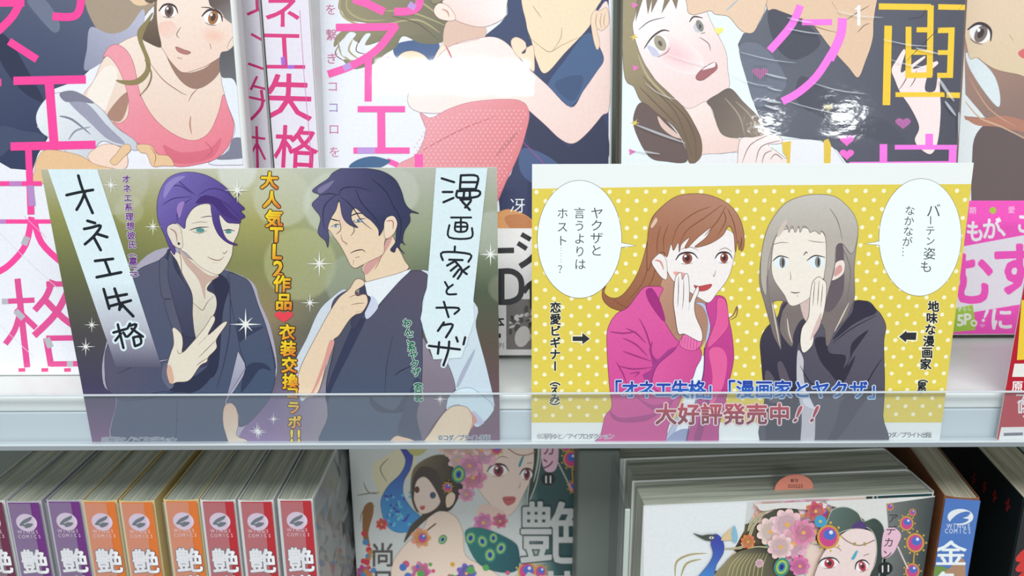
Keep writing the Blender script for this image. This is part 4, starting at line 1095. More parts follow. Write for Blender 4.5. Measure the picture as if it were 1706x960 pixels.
A.p(grad((148, 138, 152), (118, 104, 122), (1100, 1150), (1000, 1750)), [(1010, 1120), (1080, 1250), (1140, 1240), (1190, 1330), (1212, 1430), (1170, 1480), (1150, 1560), (1080, 1650), (1010, 1750), (970, 1600), (1000, 1400)], line=(80, 76, 96))
A.p(grad((92, 84, 104), (70, 88, 114), (900, 720), (700, 1700)), [(930, 710), (1050, 740), (1010, 900), (1010, 1100), (1010, 1300), (1000, 1480), (975, 1600), (1010, 1770), (1000, 1800), (410, 1800), (430, 1600), (420, 1400), (470, 1160), (450, 980), (470, 880), (560, 830), (620, 850), (700, 960), (800, 850)], line=(44, 46, 68), w=3)
A.p((80, 84, 104), [(470, 880), (555, 828), (580, 900), (600, 1060), (560, 1200), (440, 1440), (425, 1400), (470, 1160), (448, 980)], line=(50, 50, 70))
A.p((54, 60, 88), [(590, 1030), (640, 1000), (665, 1000), (580, 1180), (460, 1420), (430, 1520), (420, 1440), (520, 1180)])
A.p((52, 60, 86), [(690, 1480), (760, 1540), (840, 1560), (900, 1480), (960, 1450), (940, 1560), (780, 1580), (700, 1540)])
A.p((60, 70, 98), [(960, 1380), (1000, 1400), (975, 1600), (1000, 1740), (860, 1700), (900, 1560)])
A.s((44, 50, 76), [(840, 1350), (880, 1320), (950, 1290)], 7, taper=True)
A.s((52, 58, 84), [(830, 1100), (790, 1300), (780, 1500)], 3, taper=True)
for y in (1340, 1680): A.disc((88, 94, 120), (555+(y-1340)*.1, y), 15); A.disc(VS, (555+(y-1340)*.1, y), 12)
A.p((238, 244, 248), [(655, 780), (700, 765), (920, 700), (930, 712), (860, 780), (730, 930), (695, 985), (680, 960), (665, 850)], line=(100, 104, 130))
A.p((210, 216, 236), [(700, 860), (740, 920), (700, 980), (665, 1000), (660, 940)])
A.p((64, 66, 92), [(630, 790), (655, 790), (670, 850), (690, 890), (600, 1060), (575, 1040), (580, 1000), (610, 960)], line=(40, 42, 60))
A.new('printed_skin')
SK2 = (240, 214, 184)
A.p(SK2, [(648, 670), (770, 560), (820, 490), (860, 560), (900, 640), (915, 700), (700, 765), (665, 770), (655, 730)], line=(120, 84, 80))
A.p((216, 162, 156), [(650, 680), (700, 640), (770, 590), (776, 560), (790, 520), (830, 490), (800, 560), (740, 650), (665, 730)])
A.s((150, 100, 90), [(765, 600), (740, 660), (715, 700)], 4, taper=True)
A.p(SK2, [(560, 820), (600, 760), (640, 760), (655, 790), (600, 830), (610, 860), (660, 850), (675, 900), (640, 960), (600, 975), (560, 1010), (500, 1100), (450, 1160), (380, 1430), (320, 1480), (255, 1470), (240, 1400), (270, 1280), (390, 1050), (440, 960), (500, 870)], line=(130, 90, 80), w=3)
A.p((226, 160, 150), [(440, 1140), (470, 1150), (420, 1280), (350, 1440), (300, 1490), (340, 1430), (400, 1270)])
for q in ([(560, 870), (610, 850), (660, 852)], [(570, 915), (620, 905), (655, 905)], [(515, 930), (525, 950)], [(600, 960), (640, 950)]): A.s((150, 104, 90), q, 4, taper=True)
A.p((236, 212, 180), [(1165, 1560), (1220, 1535), (1290, 1550), (1320, 1620), (1300, 1700), (1230, 1780), (1010, 1800), (1000, 1780), (1060, 1700), (1120, 1610)], line=(130, 90, 80), w=3)
A.p((222, 150, 140), [(1290, 1550), (1345, 1620), (1330, 1650), (1300, 1690), (1322, 1620)])
A.p((232, 196, 168), [(800, 1800), (840, 1725), (900, 1730), (960, 1750), (1020, 1800)], line=(120, 84, 80))
A.new('printed_face')
A.p(SK2, [(430, 420), (500, 280), (640, 300), (780, 330), (800, 450), (778, 530), (770, 600), (700, 640), (640, 670), (600, 688), (570, 670), (540, 610), (500, 540), (450, 470)], line=(120, 84, 80))
A.p((244, 220, 196), [(778, 400), (800, 368), (840, 364), (858, 410), (840, 470), (800, 505), (778, 495)], line=(120, 84, 80))
A.s((190, 130, 120), [(790, 400), (830, 400), (830, 450)], 8, taper=True)
A.p((242, 206, 188), [(500, 290), (520, 290), (515, 380), (540, 410), (520, 430), (500, 380)])
A.s((50, 48, 66), [(575, 405), (620, 388), (665, 384)], 6, taper=True); A.disc((206, 216, 224), (625, 398), 30, 10); A.disc((104, 112, 126), (618, 397), 10, 8); A.s((50, 48, 66), [(585, 408), (640, 404)], 3)
A.s((50, 48, 66), [(450, 435), (480, 420), (505, 420)], 6, taper=True); A.disc((206, 216, 224), (480, 432), 20, 9); A.disc((120, 134, 150), (478, 430), 9, 8)
A.s((46, 46, 66), [(555, 375), (610, 352), (650, 355)], 8, taper=True); A.s((46, 46, 66), [(430, 380), (470, 392), (500, 400)], 8, taper=True)
A.s((160, 112, 96), [(510, 480), (520, 520), (548, 538), (535, 545)], 5, taper=True)
A.s((90, 56, 60), [(568, 598), (600, 582), (640, 576), (662, 590)], 7, taper=True); A.s((190, 140, 120), [(600, 625), (625, 618)], 5)
A.s((170, 120, 100), [(590, 640), (585, 670)], 8, taper=True)
A.new('printed_hair')
A.p(grad((92, 88, 128), (54, 58, 92), (400, 200), (800, 300)), [(335, 215), (370, 180), (430, 140), (465, 100), (540, 68), (640, 72), (760, 92), (840, 140), (880, 210), (905, 290), (940, 330), (990, 352), (935, 348), (935, 400), (900, 460), (890, 520), (905, 545), (880, 530), (870, 560), (900, 600), (855, 560), (840, 590), (815, 575), (845, 530), (850, 470), (858, 410), (835, 368), (795, 375), (775, 410), (770, 450), (745, 490), (740, 450), (700, 400), (660, 370), (600, 320), (575, 350), (580, 400), (615, 440), (560, 420), (520, 370), (500, 270), (480, 330), (450, 380), (430, 440), (435, 490), (430, 560), (415, 520), (370, 470), (385, 380), (345, 320), (335, 290), (380, 240)], line=(34, 36, 60), w=3)
for q in ([(500, 240), (520, 200), (600, 190), (700, 215)], [(510, 250), (560, 290), (600, 340), (640, 400), (700, 450)], [(480, 240), (420, 290), (400, 360), (410, 450)], [(600, 200), (640, 290), (720, 380), (750, 440)], [(380, 240), (440, 230), (500, 240)], [(700, 140), (790, 220), (840, 330)], [(830, 300), (880, 400), (870, 520)]):
    A.s((36, 40, 66), q, 6, taper=True)
A.p((130, 122, 160), [(370, 200), (430, 165), (470, 150), (430, 200), (380, 230)])
A.s((60, 58, 84), [(585, 420), (592, 460), (570, 490)], 4, taper=True); A.s((60, 58, 84), [(500, 390), (510, 450), (480, 480)], 4, taper=True)
A.T = C1
A.new('white_banner', 'slanting white banner with hand-drawn black lettering')
WB = (228, 244, 250)
def banner1(x, y):
    t = (y-850)/400.0
    return mixc(WB, (150, 148, 168), t) if y > 850 else WB
pts = []
for i in range(13):
    u = i/12; pts.append((76+(505-76)*u, 86+(1330-86)*u))
for i in range(13):
    u = 1-i/12; pts.append((380+(762-380)*u, 86+(1258-86)*u))
A.k += 1
vv = []; ff = []
N = 30
for i in range(N+1):
    u = i/N; y = 82+(1300-82)*u
    vv += [(76+429*((y-86)/1244), y), (380+382*((y-86)/1172), y)]
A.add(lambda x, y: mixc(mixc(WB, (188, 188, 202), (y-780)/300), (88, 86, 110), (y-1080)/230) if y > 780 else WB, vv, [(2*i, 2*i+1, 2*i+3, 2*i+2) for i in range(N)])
A.new('banner_lettering', 'hand-drawn black lettering')
BK = (22, 30, 40)
def hw(sets, w=18, c=BK, out=None):
    if out:
        for q in sets: A.s(out, q, w*2.6, cap=True)
    for q in sets: A.s(c, q, w, cap=True)
hw([[(262, 120), (290, 210), (350, 350)], [(190, 240), (270, 222), (352, 208)], [(302, 225), (280, 280), (252, 330)]])
hw([[(318, 398), (365, 412)], [(298, 448), (340, 440), (400, 428), (360, 490), (303, 542)], [(355, 495), (400, 578)], [(375, 478), (440, 498)]])
hw([[(365, 645), (475, 632)], [(425, 640), (460, 730)], [(375, 745), (525, 715)]])
hw([[(418, 818), (452, 938)], [(440, 872), (560, 850)], [(485, 815), (525, 930)], [(448, 925), (585, 888)], [(530, 912), (600, 985)], [(520, 915), (515, 945)]])
hw([[(478, 1085), (560, 1062)], [(505, 1035), (540, 1180)], [(525, 1090), (490, 1135)], [(540, 1085), (555, 1110)], [(580, 1030), (565, 1060)], [(575, 1045), (620, 1035), (590, 1085), (565, 1110)], [(590, 1060), (660, 1110)], [(600, 1115), (610, 1165)], [(600, 1115), (640, 1110), (648, 1150), (612, 1168)]], 16, BK, WB)
A.new('small_lettering', 'small violet lettering')
A.t((112, 52, 138), 'オネエ系理想彼氏', (556, 140), (592, 545), 52, 0.035, out=(238, 238, 240), oo=0.05)
A.t((112, 52, 138), '（嘉二）', (594, 592), (608, 752), 52, 0.035, out=(238, 238, 240), oo=0.05)
A.new('sparkles')
for (x, y, r) in ((463, 178, 60), (720, 435, 55), (1240, 210, 80), (345, 1038, 50), (308, 1172, 60), (1290, 1035, 100), (1360, 1690, 55)): A.star((x, y), r)
A.T = C3
for (x, y, r) in ((378, 662, 85), (320, 902, 60), (1430, 605, 75), (95, 1618, 40), (1120, 1495, 45), (5, 1700, 50)): A.star((x, y), r)
A.new('centre_lettering', 'yellow and red slogan with dark outline')
def gold(txt, a, b, size=76, sx=1.0):
    A.t((250, 216, 40), txt, a, b, size, 0.035, out=(58, 36, 22), oo=0.055, rot=0.03, c2=(222, 110, 50))
gold('大人気', (70, 150), (98, 385), 112)
gold('TL2', (112, 482), (124, 690), 128)
gold('作品', (148, 785), (160, 895), 108)
A.heart((240, 70, 84), (160, 985), 112, 74)
gold('衣装交換', (180, 1082), (200, 1385), 100); gold('コラボ', (212, 1455), (226, 1635), 84)
A.t((250, 216, 40), '!!', (208, 1716), (252, 1716), 100, 0.03, out=(58, 36, 22), oo=0.04, vert=False)
A.new('white_banner', 'white vertical banner with hand-drawn black lettering')
A.p((226, 243, 248), [(1095, 72), (1412, 72), (1325, 880), (1330, 1010), (1250, 1240), (1080, 1250), (1040, 1130), (1000, 1000), (1040, 800), (1060, 560)], sm=False)
A.new('banner_lettering', 'hand-drawn black lettering')
def Pp(x, y): return (((690+x*.3544)-430)/.2708, ((280+y*.3542)-260)/.2708)
def H(sets, w=15, out=None): hw([[Pp(*q) for q in s_] for s_ in sets], w, BK, out)
H([[(130, 48), (188, 66)], [(135, 112), (180, 112)], [(138, 160), (185, 140)], [(220, 34), (215, 100)], [(220, 34), (298, 38), (290, 96)], [(218, 66), (292, 66)], [(215, 98), (290, 98)], [(203, 106), (205, 138), (296, 134), (302, 106), (203, 108)], [(235, 110), (233, 134)], [(262, 110), (262, 134)], [(218, 148), (268, 148), (240, 185)], [(225, 155), (262, 196)]])
H([[(174, 232), (268, 232)], [(166, 268), (165, 325), (266, 328), (272, 282)], [(195, 255), (195, 295), (244, 295), (246, 258), (195, 256)], [(220, 240), (220, 294)], [(196, 275), (244, 275)]], 13)
H([[(192, 368), (190, 395)], [(135, 432), (135, 395), (262, 404), (255, 440)], [(165, 430), (228, 432)], [(200, 432), (155, 458)], [(195, 440), (225, 480), (205, 520)], [(205, 455), (172, 482)], [(212, 475), (185, 510)], [(258, 462), (225, 485)], [(222, 478), (248, 498)]], 14)
H([[(145, 535), (162, 565)], [(182, 548), (155, 570), (158, 592), (198, 592)]], 13)
H([[(105, 656), (210, 658), (190, 685)], [(140, 628), (162, 700)]], 14)
H([[(140, 725), (112, 765)], [(135, 738), (182, 736), (150, 795)]], 15)
A.k += 1
H([[(70, 835), (215, 852)], [(118, 818), (112, 872)], [(165, 815), (160, 860), (138, 926)], [(198, 795), (205, 815)], [(240, 795), (232, 828)]], 15, (228, 240, 246))
A.new('small_lettering', 'small green lettering')
A.t((40, 112, 84), 'わんこ系ヤクザ', (918, 1025), (972, 1330), 58, 0.035, out=(222, 240, 232), oo=0.05, rot=-0.05)
A.t((40, 112, 84), '（吾妻）', (985, 1385), (990, 1520), 56, 0.035, out=(222, 240, 232), oo=0.05)
A.T = C1
A.t((60, 70, 92), '©冴月ゆと／アイプロダクション', (418, 1745), (850, 1745), 38, 0.02, out=(226, 230, 238), oo=0.05, vert=False)
A.T = C3
A.t((60, 70, 92), '©コダ／ブライト出版', (1122, 1732), (1412, 1732), 38, 0.02, out=(226, 230, 238), oo=0.05, vert=False)
A.new(None)

c2, cw, chh = card([(886, 275), (1622, 270), (1565.5, 738), (885.5, 738)], 'right picture card with two illustrated women on yellow polka dots', yc=0.2584, lean=R(2.7))
A = Art(c2, front_map(c2), (-cw/2, cw/2, 0, chh), INK_CARD)
A.T = D1
A.new('printed_background', 'printed yellow ground with white dots')
YL = (230, 208, 84)
A.p(YL, [(40, 202), (1500, 180), (2850, 172), (2850, 1640), (40, 1640)], sm=False)
# the dots lie straight on the card: pitch 6 mm, rows 3 mm apart
x_a, z_a = A.map(*A.tr((88, 222))); z_e = A.map(*A.tr((88, 1630)))[1]
keep = (A.map, A.T); A.map = lambda x, y: (x, y); A.T = (0, 0, 1); A.k += 1
pitch = 0.00605; lv = 2
for j in range(0, 29):
    for i in range(-1, 26):
        x = x_a + i*pitch + (pitch/2 if j % 2 else 0); z = z_a - j*pitch/2
        if -cw/2-0.001 < x < cw/2+0.001 and z > z_e:
            A.add((252, 246, 214), [(x+0.00072*math.cos(t*math.pi/7), z+0.00072*math.sin(t*math.pi/7)) for t in range(14)], [tuple(range(14))], lv)
A.map, A.T = keep
A.new('printed_figure', 'printed woman with long brown hair in a pink hooded jacket')
HB = (176, 124, 98); PK = (226, 92, 164); PKD = (176, 50, 130)
A.new('printed_hair')
A.p(grad((190, 140, 112), (150, 92, 62), (900, 300), (800, 1000)), [(1040, 232), (930, 260), (840, 330), (790, 400), (770, 520), (740, 640), (700, 740), (640, 830), (590, 870), (540, 870), (505, 840), (515, 800), (495, 820), (495, 880), (540, 930), (620, 960), (720, 1000), (860, 1000), (960, 900), (1000, 700), (1200, 400), (1100, 260)], line=(96, 60, 48), w=3)
for q in ([(800, 420), (790, 600), (740, 780), (640, 900)], [(850, 400), (830, 600), (800, 760), (700, 900)], [(560, 880), (640, 930), (740, 900)]): A.s((138, 84, 60), q, 7, taper=True)
A.s((150, 110, 84), [(1262, 1005), (1300, 975), (1322, 925), (1316, 985), (1275, 1010)], 10, taper=True)
A.new('printed_figure', 'printed woman with long brown hair in a pink hooded jacket')
A.p(grad((200, 152, 128), (180, 134, 112), (860, 700), (1000, 1000)), [(870, 740), (1000, 760), (1100, 860), (1150, 900), (1140, 1080), (1080, 1200), (960, 1180), (850, 1020)])
A.p((190, 196, 220), [(1065, 905), (1110, 930), (1140, 1010), (1130, 1120), (1100, 1280), (1000, 1500), (900, 1700), (850, 1800), (1030, 1800), (1080, 1560), (1120, 1350), (1150, 1100), (1160, 1000), (1120, 910)], line=(110, 110, 150))
A.p((240, 246, 250), [(1090, 1250), (1120, 1240), (1118, 1350), (1060, 1560), (1000, 1800), (900, 1800), (960, 1650), (1010, 1420)])
A.p((150, 160, 196), [(900, 1730), (980, 1680), (1050, 1690), (1030, 1740), (880, 1800)])
A.p(grad(PK, (206, 70, 146), (600, 1000), (800, 1700)), [(740, 815), (800, 802), (865, 812), (840, 880), (850, 960), (900, 1060), (960, 1140), (1060, 1200), (1090, 1240), (1040, 1280), (1060, 1300), (1010, 1420), (960, 1530), (900, 1660), (830, 1800), (430, 1800), (480, 1720), (510, 1600), (550, 1540), (535, 1400), (520, 1150), (530, 1050), (580, 970), (650, 930)], line=(120, 30, 90), w=3)
A.p(grad((206, 70, 150), (186, 56, 136), (1200, 900), (1200, 1600)), [(1130, 910), (1190, 860), (1250, 880), (1270, 1000), (1290, 1100), (1300, 1250), (1270, 1400), (1245, 1540), (1210, 1660), (1190, 1800), (1020, 1800), (1040, 1640), (1090, 1450), (1120, 1300), (1125, 1180), (1160, 1060)], line=(120, 30, 90), w=3)
A.p((232, 96, 160), [(1200, 880), (1250, 890), (1268, 1000), (1255, 1070), (1160, 1170), (1140, 1150), (1190, 1010)], line=(150, 40, 110))
A.p((232, 100, 160), [(1150, 1200), (1220, 1180), (1260, 1250), (1240, 1400), (1190, 1500), (1150, 1560), (1170, 1360)])
A.p((150, 40, 120), [(1125, 1500), (1155, 1440), (1130, 1620), (1080, 1800), (1040, 1800), (1090, 1620)])
A.p((168, 60, 140), [(780, 1180), (830, 1250), (920, 1180), (1060, 1170), (1030, 1280), (830, 1300), (800, 1400), (740, 1350), (800, 1300)])
A.p((166, 44, 126), [(760, 830), (800, 815), (850, 900), (880, 1010), (850, 1000), (780, 900)])
for q in ([(720, 1000), (760, 1080), (790, 1180), (800, 1280)], [(640, 1060), (700, 1090), (760, 1150)], [(620, 1120), (700, 1160), (770, 1230)], [(620, 1200), (700, 1230), (790, 1260)], [(590, 1290), (680, 1310), (800, 1300)], [(580, 1270), (620, 1340), (640, 1400)], [(660, 1340), (720, 1330), (690, 1360)], [(800, 1140), (790, 1210), (830, 1280)], [(830, 1290), (900, 1280), (980, 1250)], [(540, 1080), (620, 1090), (700, 1080)]):
    A.s((160, 50, 124), q, 9, taper=True)
A.p((170, 46, 130), [(540, 1570), (600, 1610), (720, 1600), (840, 1580), (760, 1630), (640, 1640), (560, 1620)])
A.p((178, 52, 134), [(700, 1480), (800, 1530), (900, 1510), (940, 1470), (900, 1550), (800, 1560)])
A.p(grad((228, 96, 166), (210, 80, 150), (800, 1200), (1050, 1300)), [(830, 1290), (930, 1200), (990, 1130), (1090, 1180), (1100, 1240), (1070, 1300), (1040, 1380), (960, 1480), (860, 1460), (800, 1400)], line=(140, 30, 100), w=3)
A.p((236, 116, 174), [(965, 1155), (1000, 1095), (1080, 1110), (1102, 1150), (1060, 1195), (1000, 1185)], line=(120, 30, 90))
for i in range(6): A.s((190, 60, 140), [(985+i*18, 1110+i*4), (975+i*19, 1170+i*5)], 3)
A.s((90, 60, 110), [(1120, 1180), (1118, 1300), (1100, 1400), (1040, 1600), (1000, 1800)], 6)
A.new('printed_face')
W1 = (246, 238, 236)
A.p(W1, [(880, 600), (950, 500), (1100, 440), (1280, 460), (1310, 560), (1290, 680), (1260, 760), (1200, 840), (1150, 900), (1100, 880), (1020, 830), (940, 780), (890, 700)], line=(120, 90, 90))
A.p(W1, [(795, 650), (810, 610), (850, 600), (885, 640), (890, 750), (860, 750), (820, 700)], line=(120, 90, 90))
A.s((220, 150, 140), [(815, 640), (850, 650), (870, 700)], 12, taper=True)
eye(A, 1010, 628, 116, 76, (150, 78, 66), -0.05); eye(A, 1238, 625, 92, 74, (150, 78, 66), 0.05)
A.s((150, 110, 100), [(970, 575), (1030, 560), (1085, 580)], 4, taper=True); A.s((150, 110, 100), [(1210, 580), (1250, 565), (1290, 590)], 4, taper=True)
A.s((150, 110, 104), [(1190, 700), (1180, 740), (1172, 728)], 4, taper=True)
A.p((196, 76, 80), [(1055, 795), (1090, 800), (1165, 788), (1140, 822), (1085, 830)], line=(150, 60, 64))
A.p((244, 172, 160), [(930, 712), (1000, 720), (1010, 745), (960, 750)])
A.new('printed_hair')
A.p(grad((184, 134, 112), (168, 112, 84), (1100, 240), (1050, 520)), [(1040, 232), (1150, 240), (1260, 290), (1330, 370), (1362, 470), (1362, 560), (1345, 580), (1350, 500), (1335, 580), (1325, 520), (1310, 590), (1300, 480), (1270, 430), (1230, 490), (1150, 540), (1060, 560), (1130, 500), (1160, 440), (1080, 500), (1020, 560), (1000, 560), (1030, 500), (980, 540), (965, 590), (960, 530), (930, 580), (915, 540), (890, 620), (870, 590), (840, 600), (800, 640), (770, 700), (770, 520), (790, 400), (850, 320), (940, 252)], line=(110, 66, 50), w=3)
for q in ([(1160, 310), (1060, 350), (960, 430), (920, 540)], [(1230, 300), (1120, 380), (1010, 460), (960, 560)], [(1250, 310), (1200, 400), (1120, 490)], [(1260, 320), (1300, 410), (1320, 520)], [(900, 420), (870, 500), (870, 580)], [(850, 430), (830, 520), (830, 600)], [(1240, 340), (1250, 400), (1200, 490)]): A.s((132, 80, 58), q, 6, taper=True)
A.p((228, 196, 170), [(790, 430), (820, 380), (830, 400), (800, 440)])
A.new('printed_hand')
A.p(W1, [(935, 800), (945, 740), (975, 715), (985, 760), (1000, 725), (1020, 735), (1028, 830), (1028, 900), (1060, 830), (1080, 800), (1086, 830), (1060, 900), (1065, 980), (1105, 1080), (1095, 1140), (1000, 1095), (960, 1090), (940, 980), (930, 900)], line=(90, 66, 70), w=3)
for q in ([(960, 740), (960, 830), (955, 930)], [(992, 760), (992, 850), (985, 940)], [(1028, 890), (1024, 950)]): A.s((90, 66, 70), q, 4, taper=True)
A.new('printed_figure', 'printed woman with long grey hair in a black hooded jacket')
A.T = D3
GH = (190, 184, 174); BJ = (84, 78, 92); BJ2 = (52, 48, 66)
A.p(grad((98, 92, 106), (72, 70, 88), (700, 1000), (500, 1700)), [(300, 880), (240, 990), (170, 1060), (135, 1140), (140, 1250), (160, 1500), (180, 1800), (870, 1800), (890, 1600), (900, 1400), (895, 1150), (908, 1050), (880, 980), (845, 940), (800, 895), (710, 890), (560, 860)], line=(34, 30, 46), w=3)
A.p(grad((66, 60, 76), (48, 46, 66), (250, 1000), (250, 1500)), [(290, 900), (240, 1000), (170, 1060), (138, 1140), (145, 1300), (165, 1500), (185, 1800), (370, 1800), (370, 1500), (360, 1200), (400, 1100), (400, 950)])
A.p((94, 86, 98), [(240, 1290), (270, 1270), (320, 1400), (280, 1440)]); A.p((94, 86, 98), [(165, 1330), (210, 1350), (260, 1500), (180, 1500)])
A.p((200, 196, 204), [(365, 1200), (400, 1250), (400, 1350), (430, 1500), (470, 1560), (460, 1800), (385, 1800), (390, 1600), (360, 1400)])
A.p((226, 226, 236), [(400, 1420), (465, 1540), (470, 1560), (400, 1520)])
A.p((50, 46, 62), [(470, 1130), (540, 1120), (560, 1210), (660, 1230), (640, 1330), (720, 1230), (640, 1400), (560, 1330), (500, 1250)])
A.p((50, 46, 62), [(700, 1150), (800, 1070), (740, 1160), (700, 1220), (650, 1330), (600, 1360), (680, 1260)])
A.p((52, 48, 66), [(720, 890), (800, 900), (850, 960), (770, 1000), (700, 1040), (640, 1090), (580, 1130), (640, 1040), (700, 960)])
A.s((36, 32, 48), [(580, 1150), (700, 1060), (850, 980)], 5, taper=True); A.s((36, 32, 48), [(880, 1250), (800, 1380), (640, 1700)], 6, taper=True); A.s((36, 32, 48), [(380, 1290), (450, 1400), (560, 1450), (650, 1480)], 6, taper=True)
A.p((60, 54, 74), [(640, 1500), (760, 1460), (840, 1420), (740, 1560), (660, 1680), (560, 1800), (520, 1800), (600, 1640)])
A.new('printed_hair')
A.p(grad((200, 194, 186), (126, 114, 112), (450, 300), (500, 950)), [(470, 236), (380, 250), (290, 290), (220, 370), (170, 470), (140, 620), (130, 780), (160, 900), (190, 1010), (215, 1100), (245, 1160), (262, 1190), (258, 1120), (240, 1020), (215, 900), (300, 900), (270, 960), (255, 1060), (280, 1120), (330, 1170), (340, 1090), (400, 1000), (520, 1040), (545, 1170), (600, 1060), (660, 1000), (690, 930), (715, 860), (712, 700), (725, 560), (735, 470), (715, 370), (650, 290), (580, 245)], line=(110, 100, 98), w=3)
A.p((104, 92, 100), [(600, 560), (640, 540), (650, 700), (640, 850), (560, 960), (520, 900), (560, 760)])
A.new('printed_face')
W2 = (244, 234, 222)
A.p((216, 190, 184), [(380, 880), (440, 820), (470, 900), (430, 1010), (400, 990)])
A.p(W2, [(205, 640), (230, 500), (300, 450), (480, 450), (540, 520), (540, 700), (500, 790), (440, 870), (330, 922), (280, 850), (215, 750)], line=(130, 110, 106))
A.p((244, 226, 216), [(590, 700), (600, 655), (640, 640), (655, 670), (640, 730), (575, 765)], line=(120, 100, 100)); A.p((216, 160, 156), [(600, 690), (630, 670), (635, 710), (590, 740)])
for cx, cy, w in ((262, 655, 96), (480, 652, 110)):
    A.disc((232, 242, 248), (cx, cy), w*.45, 38); A.disc((140, 140, 136), (cx+8, cy), 18, 34); A.disc((60, 56, 60), (cx+12, cy), 6, 26)
    A.s((60, 52, 58), [(cx-w*.55, cy-8), (cx-10, cy-40), (cx+w*.5, cy-28)], 8, taper=True)
A.s((110, 96, 94), [(195, 550), (260, 532), (310, 535)], 4, taper=True); A.s((110, 96, 94), [(425, 518), (480, 528), (540, 532)], 4, taper=True)
A.s((60, 52, 58), [(400, 612), (415, 590), (425, 600)], 6, taper=True)
A.s((150, 124, 110), [(318, 710), (322, 750), (316, 765)], 4, taper=True)
A.s((110, 80, 76), [(320, 836), (350, 842), (380, 838)], 7, taper=True); A.s((170, 140, 130), [(360, 858), (368, 862)], 4)
A.new('printed_hair')
A.p(grad((204, 198, 190), (186, 178, 168), (450, 240), (450, 500)), [(470, 236), (580, 245), (650, 290), (715, 370), (735, 470), (700, 600), (640, 540), (600, 560), (590, 700), (560, 800), (530, 900), (525, 760), (540, 640), (535, 500), (510, 460), (500, 480), (470, 460), (440, 470), (430, 450), (400, 430), (380, 470), (370, 430), (350, 470), (330, 430), (310, 470), (300, 430), (270, 440), (230, 490), (205, 560), (195, 680), (175, 740), (170, 860), (140, 780), (140, 620), (170, 470), (220, 370), (290, 290), (380, 250)], line=(120, 110, 106), w=3)
A.p((214, 196, 184), [(235, 490), (265, 420), (300, 390), (280, 450), (250, 490)])
for q in ([(560, 320), (610, 400), (640, 520)], [(600, 560), (590, 680), (560, 800)], [(200, 560), (180, 700), (190, 860), (230, 1020)], [(640, 560), (690, 700), (670, 880)], [(290, 960), (290, 1060), (320, 1140)]): A.s((140, 128, 122), q, 6, taper=True)
for q in ([(205, 900), (225, 1010), (255, 1170)], [(590, 1080), (640, 980), (680, 900)], [(300, 1000), (310, 1080), (332, 1150)]): A.s((218, 206, 192), q, 9, taper=True)
A.new('printed_hand')
A.p(W2, [(440, 870), (455, 780), (485, 745), (500, 745), (520, 760), (540, 790), (535, 900), (510, 1010), (470, 1060), (455, 1160), (400, 1210), (380, 1150), (390, 1060), (430, 990)], line=(90, 70, 76), w=3)
A.p((220, 190, 186), [(510, 960), (500, 1040), (460, 1110), (440, 1130), (470, 1040)])
for q in ([(470, 770), (462, 850), (458, 920)], [(495, 765), (490, 850), (485, 920)], [(518, 790), (512, 860), (505, 930)]): A.s((90, 70, 76), q, 4, taper=True)
A.new('speech_bubble', 'white oval speech bubble of the woman at left')
A.T = D1
def bubble(o, rx, ry, rot, tail):
    A.disc((110, 106, 90), o, rx+2.5, ry+2.5, rot, n=56)
    A.p((110, 106, 90), [(tail[0][0], tail[0][1]-3), tail[1], (tail[2][0], tail[2][1]+3)], sm=False)
    A.disc((244, 252, 252), o, rx, ry, rot, n=56)
    A.p((244, 252, 252), [tail[0], (tail[1][0]+(tail[0][0]-tail[1][0])*.06, tail[1][1]), tail[2]], sm=False)
bubble((352, 512), 258, 361, 0.0, [(595, 532), (705, 551), (595, 562)])
A.new('bubble_lettering')
GK = (70, 74, 78)
A.t(GK, 'ヤクザと', (460, 350), (456, 580), 78, -0.006, sx=1.05, rot=0.03); A.t(GK, '言うよりは', (352, 350), (356, 665), 74, -0.006, rot=0.02); A.t(GK, 'ホスト', (248, 352), (246, 520), 72, -0.004)
A.t(GK, '：：：', (246, 572), (246, 640), 30, 0); A.t(GK, '？', (248, 695), (248, 695), 62, 0)
A.new('speech_bubble', 'white oval speech bubble of the woman at right')
A.T = D3
bubble((1118, 500), 252, 360, 0.03, [(880, 522), (775, 541), (880, 548)])
A.new('bubble_lettering')
A.t(GK, 'バ', (1200, 335), (1200, 335), 92, -0.006); A.t(GK, 'ーテン', (1182, 395), (1180, 522), 62, -0.006); A.t(GK, '姿も', (1175, 600), (1155, 680), 80, -0.006)
A.t(GK, 'なかなが…', (1055, 335), (1034, 590), 66, -0.006, rot=0.04)
A.new('side_lettering', 'small black caption at left')
A.T = D1
OC = (250, 244, 214)
A.t(BK, '恋愛ビギナー', (205, 932), (202, 1292), 70, 0.035, out=OC, oo=0.06); A.t(BK, '（えみ）', (202, 1380), (200, 1545), 66, 0.035, out=OC, oo=0.06)
A.new('arrow_mark').p(OC, [(302, 1102), (362, 1102), (362, 1078), (424, 1124), (362, 1168), (362, 1146), (302, 1146)], sm=False)
A.p((46, 46, 50), [(310, 1110), (370, 1110), (370, 1088), (416, 1124), (370, 1158), (370, 1138), (310, 1138)], sm=False)
A.T = D3
A.new('side_lettering', 'small black caption at right')
A.t(BK, '地味な漫画家', (1200, 925), (1152, 1280), 72, 0.035, out=OC, oo=0.06); A.t(BK, '（累）', (1136, 1365), (1122, 1472), 62, 0.035, out=OC, oo=0.06)
A.new('arrow_mark').p(OC, [(1104, 1078), (1040, 1078), (1040, 1066), (976, 1112), (1034, 1156), (1040, 1138), (1100, 1140)], sm=False)
A.p((46, 46, 50), [(1096, 1086), (1034, 1086), (1034, 1074), (988, 1112), (1030, 1146), (1034, 1130), (1092, 1132)], sm=False)
A.new('caption_lettering', 'blue and red caption lettering')
A.T = (1000, 600, .28136)
